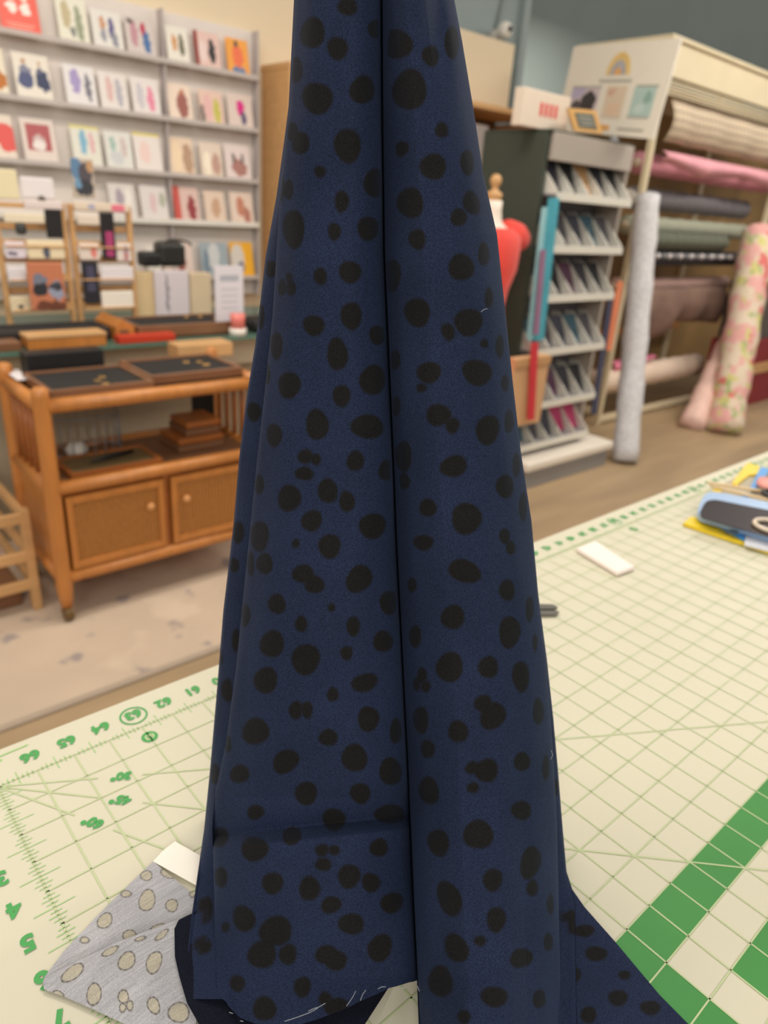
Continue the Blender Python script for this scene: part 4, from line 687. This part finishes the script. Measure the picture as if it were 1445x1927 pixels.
strip('ribbon', 'orange ribbon hanging between the display and the white fabric roll', (1168, 530), (1146, 660), 10, 1.75, mat('orange_ribbon', (226, 134, 96), .6, .08))
strip('ribbon', 'navy ribbon hanging at the right edge of the notions display', (1150, 560), (1118, 780), 9, 1.74, mat('navy_ribbon', (66, 68, 92), .6, .08))
tag(boxo('blue_tag', (3.55, 1.9, .985), (3.60, 1.91, 1.025), mat('sky_tag', (110, 180, 220), .5, 0)), 'small sky blue tag at the right of the display', 'tag')
cb = thing('cardboard_box', 'tan cardboard box standing at the left foot of the display', 'box', (2.76, 1.62, .345)); a, b_, c, d = pr(958, 672, 1021, 785, 1.615)
boxo('box_body', (a, 1.60, .345), (b_, 1.645, d), mat('tan_cardboard', (208, 164, 120), .8, .05), cb); boxo('box_flap', (a, 1.590, d-.04), (b_, 1.5995, d), mat('tan_card_b', (190, 146, 100), .8, .05), cb)
# white box with red mark + poster + chalkboard
a, b_, c, d = pr(982, 166, 1064, 244, 1.78)
wb = thing('white_box', 'white box with red lettering on top of the dark green display', 'box', ((a+b_)/2, 1.85, 1.6355)); boxo('box_body', (a, 1.78, 1.6355), (b_+.03, 1.83, d-.01), mat('white_card_box', (230, 214, 196), .6, .02), wb)
for k in range(4):
    x = a+.12+k*.034; boxo('red_letter_mark', (x, 1.7785, 1.685), (x+.018, 1.7798, 1.735), mat('red_print', (222, 56, 60), .6, 0), wb, bev=0)
TL, TR, BR, BL = [np.array(v) for v in ((3.538, 2.276, 2.116), (3.225, 1.483, 2.031), (3.225, 1.524, 1.642), (3.538, 2.317, 1.727))]
ps = thing('poster_board', 'large white poster with an orange arch logo and pictures on the display top', 'poster', tuple((BL+BR)/2))
ex, ez = TR-TL, TL-BL; nn = np.cross(ex, ez); nn /= np.linalg.norm(nn)
if nn @ (CP-TL) < 0: nn = -nn
def pquad(u0, u1, v0, v1, off, m, name, th=.0012, par=ps, n=0):
    q = []
    if n:
        for k in range(n): a_ = 2*math.pi*k/n; q.append(BL+ex*((u0+u1)/2+(u1-u0)/2*math.cos(a_))+ez*((v0+v1)/2+(v1-v0)/2*math.sin(a_))+nn*off)
    else: q = [BL+ex*u+ez*v+nn*off for u, v in ((u0, v0), (u1, v0), (u1, v1), (u0, v1))]
    return B().poly([tuple(p) for p in q], th=th, up=tuple(nn)).done(name, m, par)
posterw = mat('poster_white', (246, 240, 226), .5, .02)
pquad(0, 1, 0, 1, -.008, posterw, 'board', .008)
def arch(m, r0, r1, nm, off):
    q = [(.53+r1*math.cos(t)*.47, .66+r1*math.sin(t)) for t in np.linspace(0, math.pi, 16)]+[(.53+r0*math.cos(t)*.47, .66+r0*math.sin(t)) for t in np.linspace(math.pi, 0, 16)]
    return B().poly([tuple(BL+ex*u+ez*v+nn*off) for u, v in q], th=.001, up=tuple(nn)).done(nm, m, ps)
arch(mat('logo_yellow', (240, 206, 130), .5, .1), .16, .24, 'logo_arch', .001); arch(mat('logo_blue', (186, 184, 190), .5, .2, 40), .075, .16, 'logo_arch', .001); arch(mat('logo_orange', (238, 180, 110), .5, .05), .005, .075, 'logo_arch', .001)
for k in range(11): pquad(.37+k*.029, .37+k*.029+.018, .575, .615, .001, bpy.data.materials.get('logo_grey') or mat('logo_grey', (176, 176, 166), .5, 0), 'lettering_mark')
pics = [(.10, .40, .19, .52, (214, 200, 206), [(.35, .45, .25, .35, (60, 56, 60)), (.75, .35, .2, .25, (84, 80, 84)), (.8, .85, .3, .2, (190, 184, 214))]), (.47, .66, .19, .54, (232, 212, 188), [(.7, .8, .2, .1, (222, 180, 160)), (.5, .3, .3, .2, (236, 206, 180))]), (.73, .92, .22, .53, (186, 212, 206), [(.3, .6, .15, .2, (150, 184, 176)), (.6, .3, .2, .15, (206, 226, 220))])]
for (u0, u1, v0, v1, c, bl) in pics: pquad(u0, u1, v0, v1, .001, printed('poster_picture', c, bl, ax='yz'), 'poster_picture')
pquad(.74, .93, .53, .55, .0015, bpy.data.materials['logo_grey'], 'picture_edge'); pquad(.72, .91, .205, .22, .0015, bpy.data.materials['logo_grey'], 'picture_edge'); pquad(.10, .41, .52, .54, .0015, bpy.data.materials['logo_grey'], 'picture_edge')
pquad(.43, .58, .05, .11, .0015, bpy.data.materials['logo_orange'], 'caption_mark'); pquad(.66, .90, .07, .09, .0015, bpy.data.materials['logo_grey'], 'caption_mark')
B().tube([(3.36, 1.80, 1.636), (3.36, 1.83, 1.66)], .02, 10).done('easel_foot', greym, ps)
# chalkboard in wood frame in front of poster
cA = [aty(x, y, 1.72) for x, y in ((1069, 203), (1122, 208), (1134, 252), (1082, 246))]; chk = thing('chalkboard_sign', 'small wood framed chalkboard leaning in front of the poster', 'sign', tuple(cA[3]))
chk_c = sum(cA)/4; fn = np.array([0, -1., 0])
B().poly([tuple(p) for p in cA], th=.012, up=(0, 1, 0)).done('frame', mat('frame_wood', (226, 178, 112), .5, .06), chk)
B().poly([tuple(chk_c+(p-chk_c)*.66+fn*.001) for p in cA], th=.0015, up=(0, -1, 0)).done('slate', mat('slate_grey', (108, 110, 100), .7, .35, 45), chk)
for k in range(3):
    l_, r_ = chk_c+(cA[0]-chk_c)*.5, chk_c+(cA[1]-chk_c)*.5; dn_ = (cA[3]-cA[0])*.5*(k+.5)/3; s_ = (r_-l_)*.05; hh = (cA[3]-cA[0])*.03
    B().poly([tuple(q) for q in (l_+dn_+fn*.003, r_+dn_+fn*.003, r_+dn_+hh+fn*.003, l_+dn_+hh+fn*.003)], th=.0006, up=(0, -1, 0)).done('chalk_line', mat('chalk', (206, 206, 196), .8, 0), chk)
# ------------------------------------------------------------------ fabric roll rack
RX0, RX1, RY0, RY1 = 4.18, 6.02, 2.10, 2.68
fr_ = thing('fabric_rack', 'cream metal shelving rack holding horizontal fabric rolls at the right', 'rack', (5.1, 2.4, 0))
for x in (RX0, RX1):
    for y in (RY0, RY1): boxo('upright', (x-.018, y-.018, 0), (x+.018, y+.018, 2.24), offw, fr_)
for z in (.08, 2.06): boxo('end_beam', (RX0-.015, RY0+.019, z-.02), (RX0+.015, RY1-.019, z+.02), offw, fr_)
boxo('top_board', (RX0-.03, RY0-.03, 2.2405), (RX1+.4, RY1+.03, 2.262), offw, fr_); boxo('header_panel', (RX0+.019, RY0-.012, 2.07), (RX1+.4, RY0+.012, 2.24), offw, fr_)
for z in (.035, ): boxo('front_beam', (RX0+.019, RY0-.015, z-.02), (RX1-.019, RY0+.015, z+.02), offw, fr_); boxo('back_beam', (RX0+.019, RY1-.015, z-.02), (RX1-.019, RY1+.015, z+.02), offw, fr_)
for z in (.50, .74): boxo('wooden_beam', (RX0+.019, RY1-.10, z-.02), (RX1-.019, RY1-.06, z+.02), mat('amber_beam', (186, 122, 52), .5, .1), fr_)
boxo('back_board', (RX0+.019, RY1+.02, .10), (RX1+1.8, RY1+.03, 2.05), mat('rack_backing', (150, 118, 72), .7, .35, 2.5), fr_)
for k in range(9):
    boxo('shelf_slat', (RX0+.02, RY0+.03+k*.058, 2.02-k*.002), (RX1+.3, RY0+.066+k*.058, 2.035-k*.002), offw, fr_, bev=.002)
for k in range(5): B().tube([(RX0+.02, RY0-.01, 1.985+k*.016), (RX1+.3, RY0-.01, 1.985+k*.016)], .005, 6).done('wire_rail', offw, fr_, smooth=True)
def plaid():
    m = mat('brown_plaid', (206, 188, 162), .85, .1, 3); N = m.node_tree.nodes; L = m.node_tree.links; b = N['Principled BSDF']; tc = N.new('ShaderNodeTexCoord'); prev = b.inputs['Base Color'].links[0].from_socket
    for ax in ('X', 'Z'):
        wv = N.new('ShaderNodeTexWave'); wv.bands_direction = ax; wv.inputs['Scale'].default_value = 7; L.new(tc.outputs['Object'], wv.inputs[0]); r = N.new('ShaderNodeMapRange'); r.inputs[1].default_value = .7; r.inputs[2].default_value = .8; r.inputs[4].default_value = .5; L.new(wv.outputs['Fac'], r.inputs[0])
        x = N.new('ShaderNodeMix'); x.data_type = 'RGBA'; L.new(r.outputs[0], x.inputs[0]); L.new(prev, x.inputs[6]); x.inputs[7].default_value = (*lin((120, 104, 92)), 1); prev = x.outputs[2]
    L.new(prev, b.inputs['Base Color']); return m
def drape(name, label, x0, x1, y, z0, z1, m, amp=.015, fr=40, zl=None, cat='fabric', seed=0):
    n, k = 60, 8; G = np.zeros((k, n, 3))
    for i in range(n):
        s = i/(n-1); zb = z1 if zl is None else np.interp(s, [q[0] for q in zl], [q[1] for q in zl])
        for j in range(k):
            t = j/(k-1); G[j, i] = (x0+(x1-x0)*s, y-amp*math.sin(s*fr+seed)*(.3+.7*t)-.04*math.sin(math.pi*t), z0+(zb-z0)*t)
    me = grid_mesh(name, G); o = link(name, me, m, smooth=True); so = o.modifiers.new('thick', 'SOLIDIFY'); so.thickness = .004; return tag(o, label, cat)
drape('plaid_fabric', 'cream and brown checked fabric draped from the top of the roll rack', RX0+.06, RX1+.2, RY0-.04, 1.95, 1.74, plaid(), .02, 30)
def roll(name, label, x0, x1, y, z, r, m, core=True, cat='fabric roll'):
    t = thing(name, label, cat, ((x0+x1)/2, y, z-r)); n = 24; b = B(); k = 30; pts = [(x0+(x1-x0)*i/k, y, z) for i in range(k+1)]; b.tube(pts, [r*(1+.05*math.sin(i*1.7)) for i in range(k+1)], n).done('rolled_cloth', m, t, smooth=True)
    if core: B().tube([(x0-.012, y, z), (x1+.012, y, z)], r*.42, 14).done('cardboard_core', mat('core_tan', (214, 196, 172), .8, .05), t, smooth=True)
    return t
pinkr = mat('dusty_pink_cloth', (206, 138, 152), .85, .12, 6)
roll('pink_roll', 'dusty pink fabric roll under the checked drape on the rack', RX0+.07, RX1+.1, RY0+.11, 1.625, .062, pinkr)
drape('pink_fabric_fold', 'loose fold of pink fabric sagging over the pink roll', RX0+.08, RX1, RY0-.035, 1.69, 1.6, mat('light_pink_cloth', (226, 160, 170), .85, .1), .02, 11, [(0, 1.64), (.3, 1.58), (.6, 1.62), (1, 1.57)])
roll('grey_roll', 'dark grey knitted fabric roll, second roll from the top of the rack', RX0+.07, RX1-.2, RY0+.11, 1.43, .065, mat('charcoal_knit', (104, 100, 104), .9, .2, 40))
roll('white_roll', 'white core roll end beside the dark grey roll', RX0+.03, RX0+.055, RY0+.11, 1.43, .045, white, False)
roll('sage_roll', 'pale sage green striped fabric roll, third from the top of the rack', RX0+.07, RX1-.1, RY0+.11, 1.275, .055, mat('sage_stripe', (158, 160, 142), .9, .15, 60, stretch=(1, .02, .02)))
drape('sage_fabric', 'dark sage fabric hanging below the sage roll', RX0+.15, RX1-.6, RY0+.0, 1.245, 1.14, mat('dark_sage', (96, 100, 86), .9, .2, 60, stretch=(1, .02, .02)), .01, 60)
pt = thing('pompom_trim', 'roll of dark fabric with white pompom trim on the rack', 'trim roll', (5, RY0+.03, 1.05)); B().tube([(RX0+.12, RY0+.04, 1.085), (RX1-.3, RY0+.04, 1.085)], .05, 16).done('dark_roll', mat('black_lace', (50, 48, 54), .9, .3, 60), pt, smooth=True)
for k in range(18):
    t = bmesh.new(); bmesh.ops.create_icosphere(t, subdivisions=1, radius=.02, matrix=Matrix.Translation((RX0+.16+k*.075, RY0-.02, 1.10))); b = B(); b.add(t); b.done('pompom', (paper, greym)[k % 2], pt, smooth=True)
mauve = mat('mauve_brown_cloth', (168, 136, 126), .85, .15, 10)
roll('mauve_roll', 'mauve brown fabric roll in the middle of the rack', RX0+.07, RX1-.2, RY0+.11, .90, .05, mauve)
drape('mauve_fabric', 'mauve brown fabric draped down from the middle roll', RX0+.2, RX1-.4, RY0+.0, .89, .6, mat('brown_cloth', (124, 98, 86), .9, .25, 8), .025, 22, [(0, .62), (.25, .55), (.5, .66), (1, .62)])
roll('white_fabric_roll', 'thick white fabric roll on the lowest shelf of the rack', RX0+.07, RX1-.35, RY0+.11, .265, .085, mat('white_cloth', (236, 214, 194), .85, .05))
drape('hot_pink_fabric', 'hot pink fabric piece lying on the white roll', RX0+.2, RX0+.75, RY0+.1, .40, .335, mat('hot_pink', (232, 130, 160), .8, .08), .02, 12, [(0, .33), (1, .38)])
# ------------------------------------------------------------------ leaning rolls
def lean(name, label, p0, p1, r, m, n=22):
    t = thing(name, label, 'fabric roll', (p0[0], p0[1], 0)); p0, p1 = np.array(p0), np.array(p1); k = 24
    b = B(); b.tube([p0+(p1-p0)*i/k for i in range(k+1)], [r*(1+.05*math.sin(i*1.3)+.03*math.sin(i*2.9)) for i in range(k+1)], n).done('rolled_cloth', m, t, smooth=True)
    d = (p1-p0)/np.linalg.norm(p1-p0); B().tube([p1-d*.01, p1+d*.012], r*.6, 14).done('core_end', mat('core_cream', (236, 222, 186), .8, .03), t, smooth=True); return t
q0, q1 = aty(1176, 866, 1.54), aty(1218, 372, 2.0)
lean('pale_blue_roll', 'tall pale grey patterned fabric roll leaning against the rack corner', (q0[0], 1.54, .008), q1, .072, mat('grey_speckled_cloth', (202, 200, 202), .85, .22, 55))
def floral():
    m = mat('floral_cotton', (236, 214, 196), .85, 0); N = m.node_tree.nodes; L = m.node_tree.links; b = N['Principled BSDF']; tc = N.new('ShaderNodeTexCoord'); prev = None
    for i, (sc, c, th) in enumerate(((9, (222, 166, 160), .50), (12, (206, 198, 130), .56), (14, (164, 176, 120), .60), (8, (214, 112, 108), .62))):
        n = N.new('ShaderNodeTexNoise'); n.noise_dimensions = '4D'; n.inputs['W'].default_value = i*7+1; n.inputs['Scale'].default_value = sc; n.inputs['Detail'].default_value = 2; L.new(tc.outputs['Object'], n.inputs[0]); r = N.new('ShaderNodeMapRange'); r.inputs[1].default_value = th; r.inputs[2].default_value = th+.05; L.new(n.outputs[0], r.inputs[0])
        x = N.new('ShaderNodeMix'); x.data_type = 'RGBA'; L.new(r.outputs[0], x.inputs[0]); x.inputs[7].default_value = (*lin(c), 1)
        if prev is None: x.inputs[6].default_value = (*lin((220, 202, 180)), 1)
        else: L.new(prev, x.inputs[6])
        prev = x.outputs[2]
    L.new(prev, b.inputs['Base Color']); return m
q0, q1 = aty(1362, 812, 1.52), aty(1428, 438, 1.95)
lean('floral_roll', 'tall pink and green floral fabric roll leaning at the right of the rack', (q0[0], 1.52, .008), q1, .115, floral())
q0, q1 = aty(1330, 808, 1.6), aty(1400, 590, 1.9)
lean('striped_roll', 'shorter pale pink striped fabric roll behind the floral one', (q0[0]-.03, 1.70, .008), q1, .085, mat('pale_stripe_cloth', (226, 190, 178), .85, .15, 20, stretch=(1, 1, .1)))
# dark red crate bottom right + cream upright near the camera
dr = thing('dark_red_crate', 'dark red box with a tan band beside the floral roll', 'box', (5.8, 1.9, 0)); dm = mat('dark_red', (140, 36, 44), .6, .08)
cx0 = 5.50; boxo('box_body', (cx0, 1.80, 0), (6.4, 2.05, .26), dm, dr); boxo('tan_band', (cx0-.01, 1.79, .2605), (6.4, 2.05, .34), oak, dr); boxo('box_upper', (cx0, 1.80, .3405), (6.4, 2.05, .52), dm, dr)
tag(boxo('grey_basket', (5.58, 1.84, .5205), (6.4, 2.05, .95), mat('dark_woven', (92, 84, 78), .8, .3, 60)), 'dark grey woven basket standing on the dark red box', 'basket')
tag(boxo('white_bundle', (5.75, 1.88, .9505), (6.4, 2.03, 1.12), mat('white_red_bundle', (230, 214, 214), .8, .1)), 'white folded cloth on the grey basket at the right edge', 'cloth')
